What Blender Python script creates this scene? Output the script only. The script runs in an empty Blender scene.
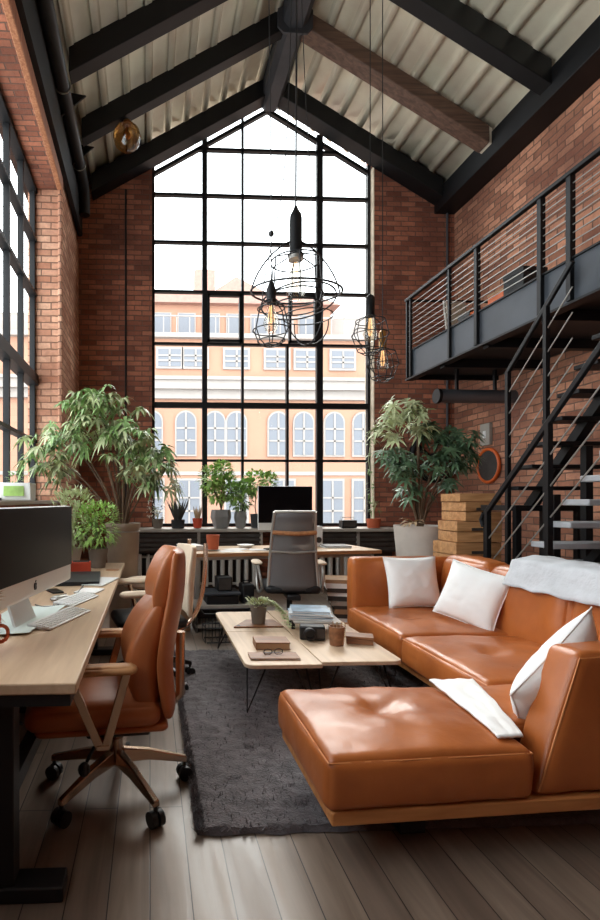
import bpy, bmesh, math, random
from mathutils import Vector, Matrix, noise
from math import sin, cos, pi, radians, sqrt, atan, exp
random.seed(7)
SC = bpy.context.scene
COL = SC.collection

# ------------------------------------------------------------------ materials
def nodes(name):
    m = bpy.data.materials.new(name); m.use_nodes = True
    nt = m.node_tree; b = nt.nodes['Principled BSDF']
    return m, nt, b

def lin(c):
    return tuple((x / 12.92 if x <= 0.04045 else ((x + 0.055) / 1.055) ** 2.4) for x in c) + (1.0,)

def rgb(r, g, b):
    return lin((r / 255, g / 255, b / 255))

def ramp(nt, fac, stops):
    r = nt.nodes.new('ShaderNodeValToRGB')
    e = r.color_ramp.elements
    while len(e) < len(stops): e.new(0.5)
    for i, (p, c) in enumerate(stops):
        e[i].position = p; e[i].color = c
    nt.links.new(fac, r.inputs['Fac'])
    return r.outputs['Color']

def mixc(nt, fac, a, b, mode='MIX'):
    m = nt.nodes.new('ShaderNodeMix'); m.data_type = 'RGBA'; m.blend_type = mode
    for sock, v in ((m.inputs[0], fac), (m.inputs[6], a), (m.inputs[7], b)):
        if hasattr(v, 'is_linked'): nt.links.new(v, sock)
        else: sock.default_value = v
    return m.outputs[2]

def noise_tex(nt, scale, vec=None, detail=4, dist=0.0):
    n = nt.nodes.new('ShaderNodeTexNoise'); n.inputs['Scale'].default_value = scale
    n.inputs['Detail'].default_value = detail; n.inputs['Distortion'].default_value = dist
    if vec is None:
        t = nt.nodes.new('ShaderNodeTexCoord'); vec = t.outputs['Object']
    nt.links.new(vec, n.inputs['Vector'])
    return n.outputs['Fac']

def bump(nt, b, height, strength=0.3, dist=0.01):
    k = nt.nodes.new('ShaderNodeBump'); k.inputs['Strength'].default_value = strength
    k.inputs['Distance'].default_value = dist
    nt.links.new(height, k.inputs['Height']); nt.links.new(k.outputs['Normal'], b.inputs['Normal'])

def mat(name, col, rough=0.5, metal=0.0, var=0.0, vscale=8.0, bmp=0.0, bscale=60.0, coat=0.0, spec=0.5, emit=None, estr=0.0, sheen=0.0):
    m, nt, b = nodes(name)
    b.inputs['Base Color'].default_value = col
    b.inputs['Roughness'].default_value = rough; b.inputs['Metallic'].default_value = metal
    b.inputs['Coat Weight'].default_value = coat; b.inputs['Specular IOR Level'].default_value = spec
    b.inputs['Sheen Weight'].default_value = sheen
    if var > 0:
        f = noise_tex(nt, vscale, detail=5)
        dk = tuple(c * (1 - var) for c in col[:3]) + (1,); lt = tuple(min(1, c * (1 + var)) for c in col[:3]) + (1,)
        nt.links.new(ramp(nt, f, [(0.3, dk), (0.7, lt)]), b.inputs['Base Color'])
    if bmp > 0: bump(nt, b, noise_tex(nt, bscale), bmp, 0.01)
    if emit: b.inputs['Emission Color'].default_value = emit; b.inputs['Emission Strength'].default_value = estr
    return m

def wall_vec(nt):
    """texture plane that follows the face: (y,z) on x-faces, (x,z) on y-faces, (x,y) on level faces"""
    tc = nt.nodes.new('ShaderNodeTexCoord'); ge = nt.nodes.new('ShaderNodeNewGeometry')
    sp = nt.nodes.new('ShaderNodeSeparateXYZ'); nt.links.new(tc.outputs['Object'], sp.inputs[0])
    sn = nt.nodes.new('ShaderNodeSeparateXYZ'); nt.links.new(ge.outputs['True Normal'], sn.inputs[0])
    def absgt(o):
        a = nt.nodes.new('ShaderNodeMath'); a.operation = 'ABSOLUTE'; nt.links.new(o, a.inputs[0])
        g = nt.nodes.new('ShaderNodeMath'); g.operation = 'GREATER_THAN'; g.inputs[1].default_value = 0.7
        nt.links.new(a.outputs[0], g.inputs[0]); return g.outputs[0]
    def comb(a, b):
        c = nt.nodes.new('ShaderNodeCombineXYZ'); nt.links.new(a, c.inputs[0]); nt.links.new(b, c.inputs[1]); return c.outputs[0]
    def mv(f, a, b):
        m = nt.nodes.new('ShaderNodeMix'); m.data_type = 'VECTOR'
        nt.links.new(f, m.inputs[0]); nt.links.new(a, m.inputs[4]); nt.links.new(b, m.inputs[5]); return m.outputs[1]
    v = mv(absgt(sn.outputs[0]), comb(sp.outputs[0], sp.outputs[2]), comb(sp.outputs[1], sp.outputs[2]))
    v = mv(absgt(sn.outputs[2]), v, comb(sp.outputs[0], sp.outputs[1]))
    return v

def brick_mat(name, c1, c2, mortar, dark, bw=0.225, rh=0.075, wobble=0.012, bstr=0.9):
    m, nt, b = nodes(name)
    v = wall_vec(nt)
    nz = nt.nodes.new('ShaderNodeTexNoise'); nz.inputs['Scale'].default_value = 5.0; nt.links.new(v, nz.inputs['Vector'])
    sub = nt.nodes.new('ShaderNodeVectorMath'); sub.operation = 'MULTIPLY_ADD'
    nt.links.new(nz.outputs['Color'], sub.inputs[0]); sub.inputs[1].default_value = (wobble,) * 3; nt.links.new(v, sub.inputs[2])
    br = nt.nodes.new('ShaderNodeTexBrick')
    br.inputs['Scale'].default_value = 1.0; br.inputs['Brick Width'].default_value = bw; br.inputs['Row Height'].default_value = rh
    br.inputs['Mortar Size'].default_value = 0.0075; br.inputs['Mortar Smooth'].default_value = 0.25
    br.inputs['Bias'].default_value = -0.1
    br.inputs['Color1'].default_value = c1; br.inputs['Color2'].default_value = c2; br.inputs['Mortar'].default_value = mortar
    nt.links.new(sub.outputs[0], br.inputs['Vector'])
    f1 = noise_tex(nt, 1.3, v, 6); f2 = noise_tex(nt, 22.0, v, 6)
    c = mixc(nt, ramp(nt, f1, [(0.42, (0, 0, 0, 1)), (0.72, (0.75, 0.75, 0.75, 1))]), br.outputs['Color'], dark)
    c = mixc(nt, ramp(nt, f2, [(0.35, (0, 0, 0, 1)), (0.8, (0.45, 0.45, 0.45, 1))]), c, mortar)
    nt.links.new(c, b.inputs['Base Color'])
    b.inputs['Roughness'].default_value = 0.85; b.inputs['Specular IOR Level'].default_value = 0.25
    ad = nt.nodes.new('ShaderNodeMath'); ad.operation = 'MULTIPLY_ADD'; ad.inputs[1].default_value = -1.0
    nt.links.new(br.outputs['Fac'], ad.inputs[0])
    ml = nt.nodes.new('ShaderNodeMath'); ml.operation = 'MULTIPLY'; ml.inputs[1].default_value = 0.8; nt.links.new(f2, ml.inputs[0])
    nt.links.new(ml.outputs[0], ad.inputs[2])
    bump(nt, b, ad.outputs[0], bstr, 0.012)
    return m

def wood_mat(name, c1, c2, rough=0.45, axis='Y', scale=1.0, bmp=0.08):
    m, nt, b = nodes(name)
    tc = nt.nodes.new('ShaderNodeTexCoord'); mp = nt.nodes.new('ShaderNodeMapping')
    nt.links.new(tc.outputs['Object'], mp.inputs['Vector'])
    s = {'X': (1.2, 14, 14), 'Y': (14, 1.2, 14), 'Z': (14, 14, 1.2)}[axis]
    mp.inputs['Scale'].default_value = tuple(q * scale for q in s)
    f = noise_tex(nt, 1.6, mp.outputs['Vector'], 7, 0.6)
    nt.links.new(ramp(nt, f, [(0.3, c1), (0.68, c2)]), b.inputs['Base Color'])
    b.inputs['Roughness'].default_value = rough
    bump(nt, b, f, bmp, 0.004)
    return m

def floor_mat():
    m, nt, b = nodes('plank floor')
    tc = nt.nodes.new('ShaderNodeTexCoord')
    sp = nt.nodes.new('ShaderNodeSeparateXYZ'); nt.links.new(tc.outputs['Object'], sp.inputs[0])
    cb = nt.nodes.new('ShaderNodeCombineXYZ'); nt.links.new(sp.outputs[1], cb.inputs[0]); nt.links.new(sp.outputs[0], cb.inputs[1])
    br = nt.nodes.new('ShaderNodeTexBrick'); nt.links.new(cb.outputs[0], br.inputs['Vector'])
    br.inputs['Scale'].default_value = 1.0; br.inputs['Brick Width'].default_value = 1.35; br.inputs['Row Height'].default_value = 0.136
    br.inputs['Mortar Size'].default_value = 0.0022; br.inputs['Mortar Smooth'].default_value = 0.3
    br.offset = 0.37
    br.inputs['Color1'].default_value = rgb(154, 137, 122); br.inputs['Color2'].default_value = rgb(122, 105, 93)
    br.inputs['Mortar'].default_value = rgb(40, 32, 28)
    mp = nt.nodes.new('ShaderNodeMapping'); mp.inputs['Scale'].default_value = (13, 1.1, 1)
    nt.links.new(tc.outputs['Object'], mp.inputs['Vector'])
    f = noise_tex(nt, 1.5, mp.outputs['Vector'], 8, 0.8)
    g = ramp(nt, f, [(0.25, (0.62, 0.6, 0.58, 1)), (0.75, (1.12, 1.1, 1.08, 1))])
    nt.links.new(mixc(nt, 1.0, br.outputs['Color'], g, 'MULTIPLY'), b.inputs['Base Color'])
    nt.links.new(ramp(nt, f, [(0.2, (0.30,) * 3 + (1,)), (0.8, (0.5,) * 3 + (1,))]), b.inputs['Roughness'])
    ad = nt.nodes.new('ShaderNodeMath'); ad.operation = 'MULTIPLY_ADD'; ad.inputs[1].default_value = -1.5
    nt.links.new(br.outputs['Fac'], ad.inputs[0]); nt.links.new(f, ad.inputs[2])
    bump(nt, b, ad.outputs[0], 0.25, 0.004)
    return m

def leather_mat(name, c1, c2, rough=0.36):
    m, nt, b = nodes(name)
    f = noise_tex(nt, 3.2, detail=6)
    nt.links.new(ramp(nt, f, [(0.28, c1), (0.72, c2)]), b.inputs['Base Color'])
    f2 = noise_tex(nt, 7.0, detail=5, dist=0.4)
    vo = nt.nodes.new('ShaderNodeTexVoronoi'); vo.inputs['Scale'].default_value = 260
    tc = nt.nodes.new('ShaderNodeTexCoord'); nt.links.new(tc.outputs['Object'], vo.inputs['Vector'])
    a = nt.nodes.new('ShaderNodeMath'); a.operation = 'MULTIPLY_ADD'; a.inputs[1].default_value = 0.05
    nt.links.new(vo.outputs['Distance'], a.inputs[0]); nt.links.new(f2, a.inputs[2])
    bump(nt, b, a.outputs[0], 0.30, 0.012)
    b.inputs['Roughness'].default_value = rough
    nt.links.new(ramp(nt, f2, [(0.2, (rough - 0.07,) * 3 + (1,)), (0.8, (rough + 0.12,) * 3 + (1,))]), b.inputs['Roughness'])
    return m

def glass_mat(name, tint=(0.94, 0.97, 0.97, 1), refl=0.06):
    m = bpy.data.materials.new(name); m.use_nodes = True; nt = m.node_tree
    nt.nodes.clear()
    o = nt.nodes.new('ShaderNodeOutputMaterial'); t = nt.nodes.new('ShaderNodeBsdfTransparent'); g = nt.nodes.new('ShaderNodeBsdfGlossy')
    t.inputs['Color'].default_value = tint; g.inputs['Roughness'].default_value = 0.02
    fr = nt.nodes.new('ShaderNodeLayerWeight'); fr.inputs['Blend'].default_value = 0.25
    mu = nt.nodes.new('ShaderNodeMath'); mu.operation = 'MULTIPLY_ADD'; mu.inputs[1].default_value = 0.35; mu.inputs[2].default_value = refl * 0.5
    nt.links.new(fr.outputs['Fresnel'], mu.inputs[0])
    x = nt.nodes.new('ShaderNodeMixShader'); nt.links.new(mu.outputs[0], x.inputs[0])
    nt.links.new(t.outputs[0], x.inputs[1]); nt.links.new(g.outputs[0], x.inputs[2]); nt.links.new(x.outputs[0], o.inputs[0])
    return m

def mesh_fabric_mat(name, col, alpha):
    m, nt, b = nodes(name)
    b.inputs['Base Color'].default_value = col; b.inputs['Roughness'].default_value = 0.6; b.inputs['Alpha'].default_value = alpha
    return m

M = {}
M['brick'] = brick_mat('red brick', rgb(198, 126, 98), rgb(122, 70, 56), rgb(118, 92, 80), rgb(98, 58, 48))
M['brick_rough'] = brick_mat('old red brick', rgb(220, 156, 124), rgb(142, 88, 68), rgb(126, 100, 86), rgb(116, 72, 60), 0.24, 0.085, 0.03, 1.2)
M['brick_orange'] = brick_mat('orange brick', rgb(236, 186, 156), rgb(182, 118, 90), rgb(128, 98, 82), rgb(152, 98, 76), 0.235, 0.08, 0.02)  # orange pier brick, with the light falling on it paled into the colour
M['plaster'] = mat('cream plaster', rgb(214, 196, 172), 0.8, var=0.15, vscale=14, bmp=0.3, bscale=30)
M['corner_wood'] = wood_mat('orange corner post', rgb(150, 90, 60), rgb(196, 136, 98), 0.6, 'Z', 2.0)
M['floor'] = floor_mat()
M['steel'] = mat('black steel', rgb(17, 17, 19), 0.5, 0.0, var=0.2, vscale=5, spec=0.3)
M['steel_soft'] = mat('soft black steel', rgb(24, 24, 27), 0.6, 0.0, var=0.2, vscale=4)
M['steel_blue'] = mat('painted grey steel', rgb(66, 71, 78), 0.5, 0.2, var=0.18, vscale=3)
M['ridge'] = mat('grey ridge steel', rgb(60, 60, 64), 0.55, 0.1, var=0.2, vscale=3)
M['roof'] = mat('corrugated roof sheet', rgb(250, 232, 208), 0.22, 0.25, var=0.16, vscale=2.2)
M['beam_wood'] = wood_mat('brown beam wood', rgb(74, 52, 42), rgb(112, 84, 68), 0.6, 'X', 1.0)
M['pale'] = mat('pale cut end', rgb(196, 184, 166), 0.7, var=0.15)
M['leather'] = leather_mat('cognac leather', rgb(158, 84, 38), rgb(192, 110, 54), 0.33)
M['leather_chair'] = leather_mat('orange leather', rgb(166, 92, 50), rgb(190, 114, 66), 0.36)
M['piping'] = mat('leather seam', rgb(206, 132, 78), 0.5)
M['sofa_wood'] = wood_mat('sofa base wood', rgb(180, 114, 62), rgb(214, 148, 88), 0.45, 'X')
M['desk_wood'] = wood_mat('desk oak', rgb(190, 158, 126), rgb(214, 184, 152), 0.42, 'Y', 0.8)
M['desk_wood_x'] = wood_mat('desk oak crosswise', rgb(196, 160, 122), rgb(220, 188, 150), 0.42, 'X', 0.8)
M['edge_wood'] = wood_mat('desk edge', rgb(150, 98, 60), rgb(182, 126, 82), 0.5, 'X')
M['table_wood'] = wood_mat('table ash', rgb(198, 168, 138), rgb(222, 194, 164), 0.4, 'Y', 0.9)
M['crate_wood'] = wood_mat('crate pine', rgb(176, 122, 76), rgb(218, 166, 114), 0.6, 'X', 1.0)
M['box_wood'] = wood_mat('small box wood', rgb(112, 72, 46), rgb(158, 108, 74), 0.5, 'X', 1.5)
M['rug'] = mat('charcoal rug', rgb(98, 92, 94), 0.95, var=0.35, vscale=14, bmp=0.8, bscale=90, spec=0.1, sheen=0.3)
M['white_cloth'] = mat('white linen', rgb(250, 249, 247), 0.85, var=0.03, bmp=0.25, bscale=16)
M['grey_cloth'] = mat('pale grey throw', rgb(200, 202, 206), 0.9, var=0.1, bmp=0.4, bscale=40)
M['cream'] = mat('cream upholstery', rgb(222, 200, 174), 0.7, var=0.05)
M['black'] = mat('matte black plastic', rgb(24, 24, 26), 0.5)
M['black_gloss'] = mat('black screen', rgb(7, 7, 10), 0.3, spec=0.15)
M['alu'] = mat('brushed aluminium', rgb(222, 226, 224), 0.4, 0.1)
M['white'] = mat('white plastic', rgb(232, 232, 230), 0.4)
M['chrome'] = mat('warm chrome', rgb(196, 170, 148), 0.22, 0.9)
M['grey_metal'] = mat('satin grey metal', rgb(170, 166, 160), 0.35, 0.6)
M['tread'] = mat('pale steel tread', rgb(176, 178, 182), 0.5, 0.2, var=0.12, vscale=6)
M['terracotta'] = mat('terracotta', rgb(188, 92, 56), 0.75, var=0.12)
M['red_pot'] = mat('red clay pot', rgb(196, 72, 44), 0.7, var=0.1)
M['taupe'] = mat('taupe bin', rgb(168, 150, 132), 0.6, var=0.08)
M['stone'] = mat('grey stone pot', rgb(120, 110, 100), 0.8, var=0.15)
M['concrete'] = mat('grey concrete pot', rgb(128, 126, 124), 0.8, var=0.12)
M['dark_pot'] = mat('dark pot', rgb(44, 44, 46), 0.7, var=0.1)
M['white_pot'] = mat('off white planter', rgb(206, 196, 186), 0.6, var=0.06)
M['soil'] = mat('potting soil', rgb(52, 40, 32), 0.95, bmp=0.6, bscale=50)
M['bark'] = mat('bark', rgb(104, 82, 62), 0.85, var=0.2, bmp=0.4)
M['leaf'] = mat('green leaf', rgb(124, 154, 92), 0.5, var=0.35, vscale=5)
M['leaf_pale'] = mat('pale olive leaf', rgb(190, 198, 152), 0.5, var=0.35, vscale=6)
M['leaf_dark'] = mat('dark green leaf', rgb(96, 124, 92), 0.45, var=0.35, vscale=6)
M['leaf_lime'] = mat('lime leaf', rgb(156, 192, 98), 0.5, var=0.3, vscale=9)
M['leaf_dry'] = mat('dry grass blade', rgb(190, 160, 124), 0.7, var=0.2)
M['leaf_purple'] = mat('dark spiky blade', rgb(70, 68, 62), 0.6, var=0.2)
M['petal'] = mat('white petal', rgb(232, 222, 212), 0.7)
M['cabinet'] = mat('dark cabinet', rgb(58, 46, 40), 0.55, var=0.2)
M['slab'] = mat('grey sill slab', rgb(168, 160, 150), 0.5, var=0.1)
M['radiator'] = mat('white radiator', rgb(206, 200, 192), 0.45)
M['paper'] = mat('white paper', rgb(238, 236, 232), 0.8)
M['cover_blue'] = mat('blue grey magazine cover', rgb(150, 172, 190), 0.35, var=0.4, vscale=9)
M['cover_pale'] = mat('pale magazine cover', rgb(206, 214, 218), 0.35, var=0.15, vscale=9)
M['cover_dark'] = mat('dark cover', rgb(62, 56, 52), 0.5, var=0.3)
M['kraft'] = mat('kraft card', rgb(176, 140, 106), 0.8, var=0.08)
M['glass'] = glass_mat('window glass')
M['clear'] = glass_mat('clear bulb glass', (0.97, 0.95, 0.9, 1), 0.1)
M['amber'] = glass_mat('amber glass', (0.80, 0.56, 0.28, 1), 0.25)
M['mesh_back'] = mesh_fabric_mat('chair mesh', rgb(104, 100, 100), 0.76)
M['brass'] = mat('aged brass', rgb(170, 128, 74), 0.3, 0.9)
M['filament'] = mat('glowing filament', rgb(255, 190, 110), 0.5, emit=rgb(255, 206, 150), estr=1.3)
M['orange'] = mat('orange lacquer', rgb(226, 104, 40), 0.4)
M['facade'] = mat('peach render', rgb(170, 128, 106), 0.85, var=0.06, vscale=0.6)
M['facade_trim'] = mat('pale stone trim', rgb(158, 150, 144), 0.85, var=0.06, vscale=2)
M['facade_pane'] = mat('reflecting pane', rgb(110, 113, 120), 0.4)
M['tile'] = mat('pale red roof tile', rgb(160, 124, 112), 0.8, var=0.1)
M['street'] = mat('pale street', rgb(130, 126, 122), 0.9)
M['pipe'] = mat('grey pipe', rgb(92, 92, 96), 0.4, 0.4)
M['zinc'] = mat('dark gutter metal', rgb(42, 40, 40), 0.45, 0.3)

# ------------------------------------------------------------------ mesh building
class MB:
    def __init__(self, xf=None): self.v = []; self.f = []; self.xf = xf
    def add(self, vs, fs):
        k = len(self.v)
        for p in vs:
            p = Vector(p)
            self.v.append(self.xf(p) if self.xf else p)
        self.f += [tuple(i + k for i in f) for f in fs]
        return self
    def box(self, x0, x1, y0, y1, z0, z1):
        return self.add([(x, y, z) for z in (z0, z1) for y in (y0, y1) for x in (x0, x1)],
                        [(0, 2, 3, 1), (4, 5, 7, 6), (0, 1, 5, 4), (2, 6, 7, 3), (0, 4, 6, 2), (1, 3, 7, 5)])
    def cbox(self, c, s, rz=0.0, rx=0.0, ry=0.0):
        R = Matrix.Rotation(rz, 3, 'Z') @ Matrix.Rotation(ry, 3, 'Y') @ Matrix.Rotation(rx, 3, 'X')
        h = Vector(s) / 2
        vs = [Vector(c) + R @ Vector((x * h.x, y * h.y, z * h.z)) for z in (-1, 1) for y in (-1, 1) for x in (-1, 1)]
        return self.add(vs, [(0, 2, 3, 1), (4, 5, 7, 6), (0, 1, 5, 4), (2, 6, 7, 3), (0, 4, 6, 2), (1, 3, 7, 5)])
    def bar(self, a, b, w, h, up=(0, 0, 1)):
        a = Vector(a); b = Vector(b); d = (b - a).normalized(); u = Vector(up)
        if abs(d.dot(u)) > 0.98: u = Vector((0, 1, 0))
        s = d.cross(u).normalized(); u = s.cross(d)
        vs = [p + s * x * w / 2 + u * y * h / 2 for p in (a, b) for y in (-1, 1) for x in (-1, 1)]
        return self.add(vs, [(0, 2, 3, 1), (4, 5, 7, 6), (0, 1, 5, 4), (2, 6, 7, 3), (0, 4, 6, 2), (1, 3, 7, 5)])
    def tube(self, pts, r, n=8, closed=False):
        pts = [Vector(p) for p in pts]; m = len(pts)
        rs = r if isinstance(r, (list, tuple)) else [r] * m
        rings = []; prev = None
        for i, p in enumerate(pts):
            if closed: d = pts[(i + 1) % m] - pts[i - 1]
            else: d = pts[min(i + 1, m - 1)] - pts[max(i - 1, 0)]
            d.normalize()
            if prev is None:
                u = Vector((0, 0, 1)) if abs(d.z) < 0.9 else Vector((1, 0, 0))
                u = (u - d * u.dot(d)).normalized()
            else:
                u = (prev - d * prev.dot(d))
                u = u.normalized() if u.length > 1e-6 else d.orthogonal().normalized()
            prev = u; w = d.cross(u)
            rings.append([p + (u * cos(2 * pi * k / n) + w * sin(2 * pi * k / n)) * rs[i] for k in range(n)])
        vs = [q for R in rings for q in R]; fs = []
        for i in range(m if closed else m - 1):
            j = (i + 1) % m
            for k in range(n):
                l = (k + 1) % n
                fs.append((i * n + k, i * n + l, j * n + l, j * n + k))
        if not closed:
            fs.append(tuple(range(n))[::-1]); fs.append(tuple((m - 1) * n + k for k in range(n)))
        return self.add(vs, fs)
    def lathe(self, prof, c=(0, 0, 0), n=24, cap=True):
        c = Vector(c); vs = []; fs = []
        for r, z in prof:
            for k in range(n): vs.append(c + Vector((r * cos(2 * pi * k / n), r * sin(2 * pi * k / n), z)))
        for i in range(len(prof) - 1):
            for k in range(n):
                l = (k + 1) % n
                fs.append((i * n + k, i * n + l, (i + 1) * n + l, (i + 1) * n + k))
        if cap:
            if prof[0][0] > 1e-4: fs.append(tuple(range(n))[::-1])
            if prof[-1][0] > 1e-4: fs.append(tuple((len(prof) - 1) * n + k for k in range(n)))
        return self.add(vs, fs)
    def prism(self, poly, a, b, plane='XZ'):
        f = {'XZ': lambda u, w, t: (u, t, w), 'YZ': lambda u, w, t: (t, u, w), 'XY': lambda u, w, t: (u, w, t)}[plane]
        n = len(poly)
        vs = [f(u, w, a) for u, w in poly] + [f(u, w, b) for u, w in poly]
        fs = [tuple(range(n)), tuple(range(2 * n - 1, n - 1, -1))]
        for i in range(n):
            j = (i + 1) % n; fs.append((i, i + n, j + n, j))
        return self.add(vs, fs)
    def loft(self, rings, closed=True, cap=True):
        n = len(rings[0]); vs = [p for R in rings for p in R]; fs = []
        for i in range(len(rings) - 1):
            for k in range(n if closed else n - 1):
                l = (k + 1) % n
                fs.append((i * n + k, i * n + l, (i + 1) * n + l, (i + 1) * n + k))
        if cap and closed:
            fs.append(tuple(range(n))[::-1]); fs.append(tuple((len(rings) - 1) * n + k for k in range(n)))
        return self.add(vs, fs)
    def grid(self, fn, nu, nv):
        vs = [fn(i / nu, j / nv) for i in range(nu + 1) for j in range(nv + 1)]
        fs = [(i * (nv + 1) + j, (i + 1) * (nv + 1) + j, (i + 1) * (nv + 1) + j + 1, i * (nv + 1) + j + 1) for i in range(nu) for j in range(nv)]
        return self.add(vs, fs)
    def ball(self, c, r, n=12, m=8, sz=1.0):
        c = Vector(c); prof = [(max(r * sin(pi * i / m), 1e-5), -r * sz * cos(pi * i / m)) for i in range(m + 1)]
        return self.lathe(prof, c, n, cap=False)
    def cushion(self, x0, x1, y0, y1, z0, z1, r=0.05, puff=0.03, n=22, tufts=(), wr=0.004, side=0.012, seed=0.0):
        c = Vector(((x0 + x1) / 2, (y0 + y1) / 2, (z0 + z1) / 2)); h = Vector(((x1 - x0) / 2, (y1 - y0) / 2, (z1 - z0) / 2))
        r = min(r, min(h) * 0.98)
        def pt(a):
            p = Vector((a[0] * h.x, a[1] * h.y, a[2] * h.z))
            q = Vector([max(-(h[i] - r), min(h[i] - r, p[i])) for i in range(3)]); d = p - q
            if d.length > 1e-9: p = q + d.normalized() * r
            wu, wv, ww = 1 - a[0] ** 2, 1 - a[1] ** 2, 1 - a[2] ** 2
            p.z += puff * (wu * wv) ** 0.6 * (1 if a[2] > 0 else 0.0) * max(0, a[2])
            p.x += side * ww * (wv ** 0.5) * a[0]; p.y += side * ww * (wu ** 0.5) * a[1]
            g = c + p
            if a[2] > 0.2:
                for tx, ty, td in tufts:
                    dx, dy = g.x - tx, g.y - ty; rr = sqrt(dx * dx + dy * dy); an = math.atan2(dy, dx)
                    p.z -= td * exp(-(rr / 0.075) ** 2) + td * 0.34 * exp(-(rr / 0.2) ** 2) * (0.6 + 0.4 * cos(6 * an + tx * 9))
            nn = noise.noise(Vector((g.x * 7 + seed, g.y * 7, g.z * 7))) + 0.5 * noise.noise(Vector((g.x * 17 + seed, g.y * 13, g.z * 15)))
            dn = Vector((a[0] ** 5, a[1] ** 5, a[2] ** 5))
            if dn.length > 1e-6: dn.normalize()
            return c + p + dn * nn * wr
        t = [sin((i / n - 0.5) * pi) for i in range(n + 1)]
        for ax in range(3):
            for s in (-1, 1):
                vs = []; fs = []
                for i in range(n + 1):
                    for j in range(n + 1):
                        a = [0, 0, 0]; a[ax] = s; a[(ax + 1) % 3] = t[i]; a[(ax + 2) % 3] = t[j]; vs.append(pt(a))
                for i in range(n):
                    for j in range(n):
                        q = (i * (n + 1) + j, (i + 1) * (n + 1) + j, (i + 1) * (n + 1) + j + 1, i * (n + 1) + j + 1)
                        fs.append(q if s > 0 else q[::-1])
                self.add(vs, fs)
        return self
    def leaf(self, p, d, up, L, W, droop=0.3, fold=0.15):
        p = Vector(p); d = Vector(d).normalized(); up = Vector(up)
        s = d.cross(up)
        if s.length < 1e-4: s = d.orthogonal()
        s.normalize(); n = s.cross(d)
        vs = []
        for t, w in ((0, 0.12), (0.35, 1.0), (0.7, 0.75), (1.0, 0.05)):
            c = p + d * L * t - Vector((0, 0, 1)) * droop * L * t * t
            vs += [c - s * W * w / 2 + n * fold * W * w, c, c + s * W * w / 2 + n * fold * W * w]
        fs = []
        for i in range(3):
            a = i * 3
            fs += [(a, a + 1, a + 4, a + 3), (a + 1, a + 2, a + 5, a + 4)]
        return self.add(vs, fs)
    def build(self, name, material, parent=None, bevel=0.0, merge=False, smooth=40, solid=0.0):
        me = bpy.data.meshes.new(name); me.from_pydata(self.v, [], self.f)
        if merge or True:
            bm = bmesh.new(); bm.from_mesh(me)
            if merge: bmesh.ops.remove_doubles(bm, verts=bm.verts, dist=1e-4)
            if solid == 0: bmesh.ops.recalc_face_normals(bm, faces=bm.faces)
            bm.to_mesh(me); bm.free()
        me.materials.append(M[material] if isinstance(material, str) else material)
        me.polygons.foreach_set('use_smooth', [True] * len(me.polygons))
        me.set_sharp_from_angle(angle=radians(smooth))
        o = bpy.data.objects.new(name, me); COL.objects.link(o)
        if parent: o.parent = parent
        if solid:
            s = o.modifiers.new('solid', 'SOLIDIFY'); s.thickness = solid; s.offset = 0
        if bevel:
            b = o.modifiers.new('bevel', 'BEVEL'); b.width = bevel; b.segments = 2; b.limit_method = 'ANGLE'; b.angle_limit = radians(50)
        return o

def thing(name, label, cat, loc=(0, 0, 0), rz=0.0, group=None):
    o = bpy.data.objects.new(name, None); COL.objects.link(o); o.empty_display_size = 0.1
    o.location = loc; o.rotation_euler = (0, 0, rz); o['label'] = label; o['category'] = cat
    if group: o['group'] = group
    return o
def tag(o, label, cat, group=None, kind=None):
    o['label'] = label; o['category'] = cat
    if group: o['group'] = group
    if kind: o['kind'] = kind
    return o
def struct(o, label, cat): return tag(o, label, cat, kind='structure')
def copy_tree(o, parent=None):
    c = o.copy(); COL.objects.link(c)
    if parent: c.parent = parent
    for ch in list(o.children): copy_tree(ch, c)
    return c
def circ(c, r, n=40, tilt=0.0, az=0.0, ry=None):
    R = Matrix.Rotation(az, 3, 'Z') @ Matrix.Rotation(tilt, 3, 'X'); ry = ry or r
    return [Vector(c) + R @ Vector((r * cos(2 * pi * i / n), ry * sin(2 * pi * i / n), 0)) for i in range(n)]
def bez(a, b, c, d, n=12):
    a, b, c, d = map(Vector, (a, b, c, d)); out = []
    for i in range(n + 1):
        t = i / n; out.append(a * (1 - t) ** 3 + b * 3 * t * (1 - t) ** 2 + c * 3 * t * t * (1 - t) + d * t ** 3)
    return out

# ------------------------------------------------------------------ room numbers (metres)
XL, XR, YB, YR = -1.06, 4.65, 7.75, -3.0
APX, APZ, SLOPE = 1.80, 7.58, 0.58            # roof underside
def roofz(x): return APZ - SLOPE * abs(x - APX)
BEAM = 0.27
SILL = 0.90

# ------------------------------------------------------------------ shell
struct(MB().box(-1.75, 4.95, YR, 8.05, -0.15, 0).build('floor', 'floor'), 'grey brown plank floor of the loft', 'floor')
# back wall: left pier, right pier, apron under the window
bw = MB()
bw.prism([(-1.75, 0), (0.03, 0), (0.03, roofz(0.03)), (-1.75, roofz(-1.75))], YB, YB + 0.3)
bw.prism([(3.40, 0), (4.95, 0), (4.95, roofz(4.95)), (3.40, roofz(3.40))], YB, YB + 0.3)
bw.box(0.03, 3.40, YB, YB + 0.3, 0, SILL)
struct(bw.build('wall_back', 'brick'), 'red brick gable wall on both sides of the tall window', 'wall')
struct(MB().prism([(XR, YR), (XR + 0.3, YR), (XR + 0.3, 8.05), (XR, 8.05)], 0, 6.1, 'XY').build('wall_right', 'brick_rough'), 'rough red brick side wall behind the mezzanine and stairs', 'wall')
LW0, LW1, LWT = -0.4, 6.30, 5.03             # opening of the left window; unseen near end placed for front fill light
lw = MB()
lw.box(-1.46, XL, YR, LW1, 0, 1.26)
lw.box(-1.46, XL, LW1, 8.05, 0, 0.86)
lw.box(-1.46, XL, YR, LW1, LWT, 6.1)
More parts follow.
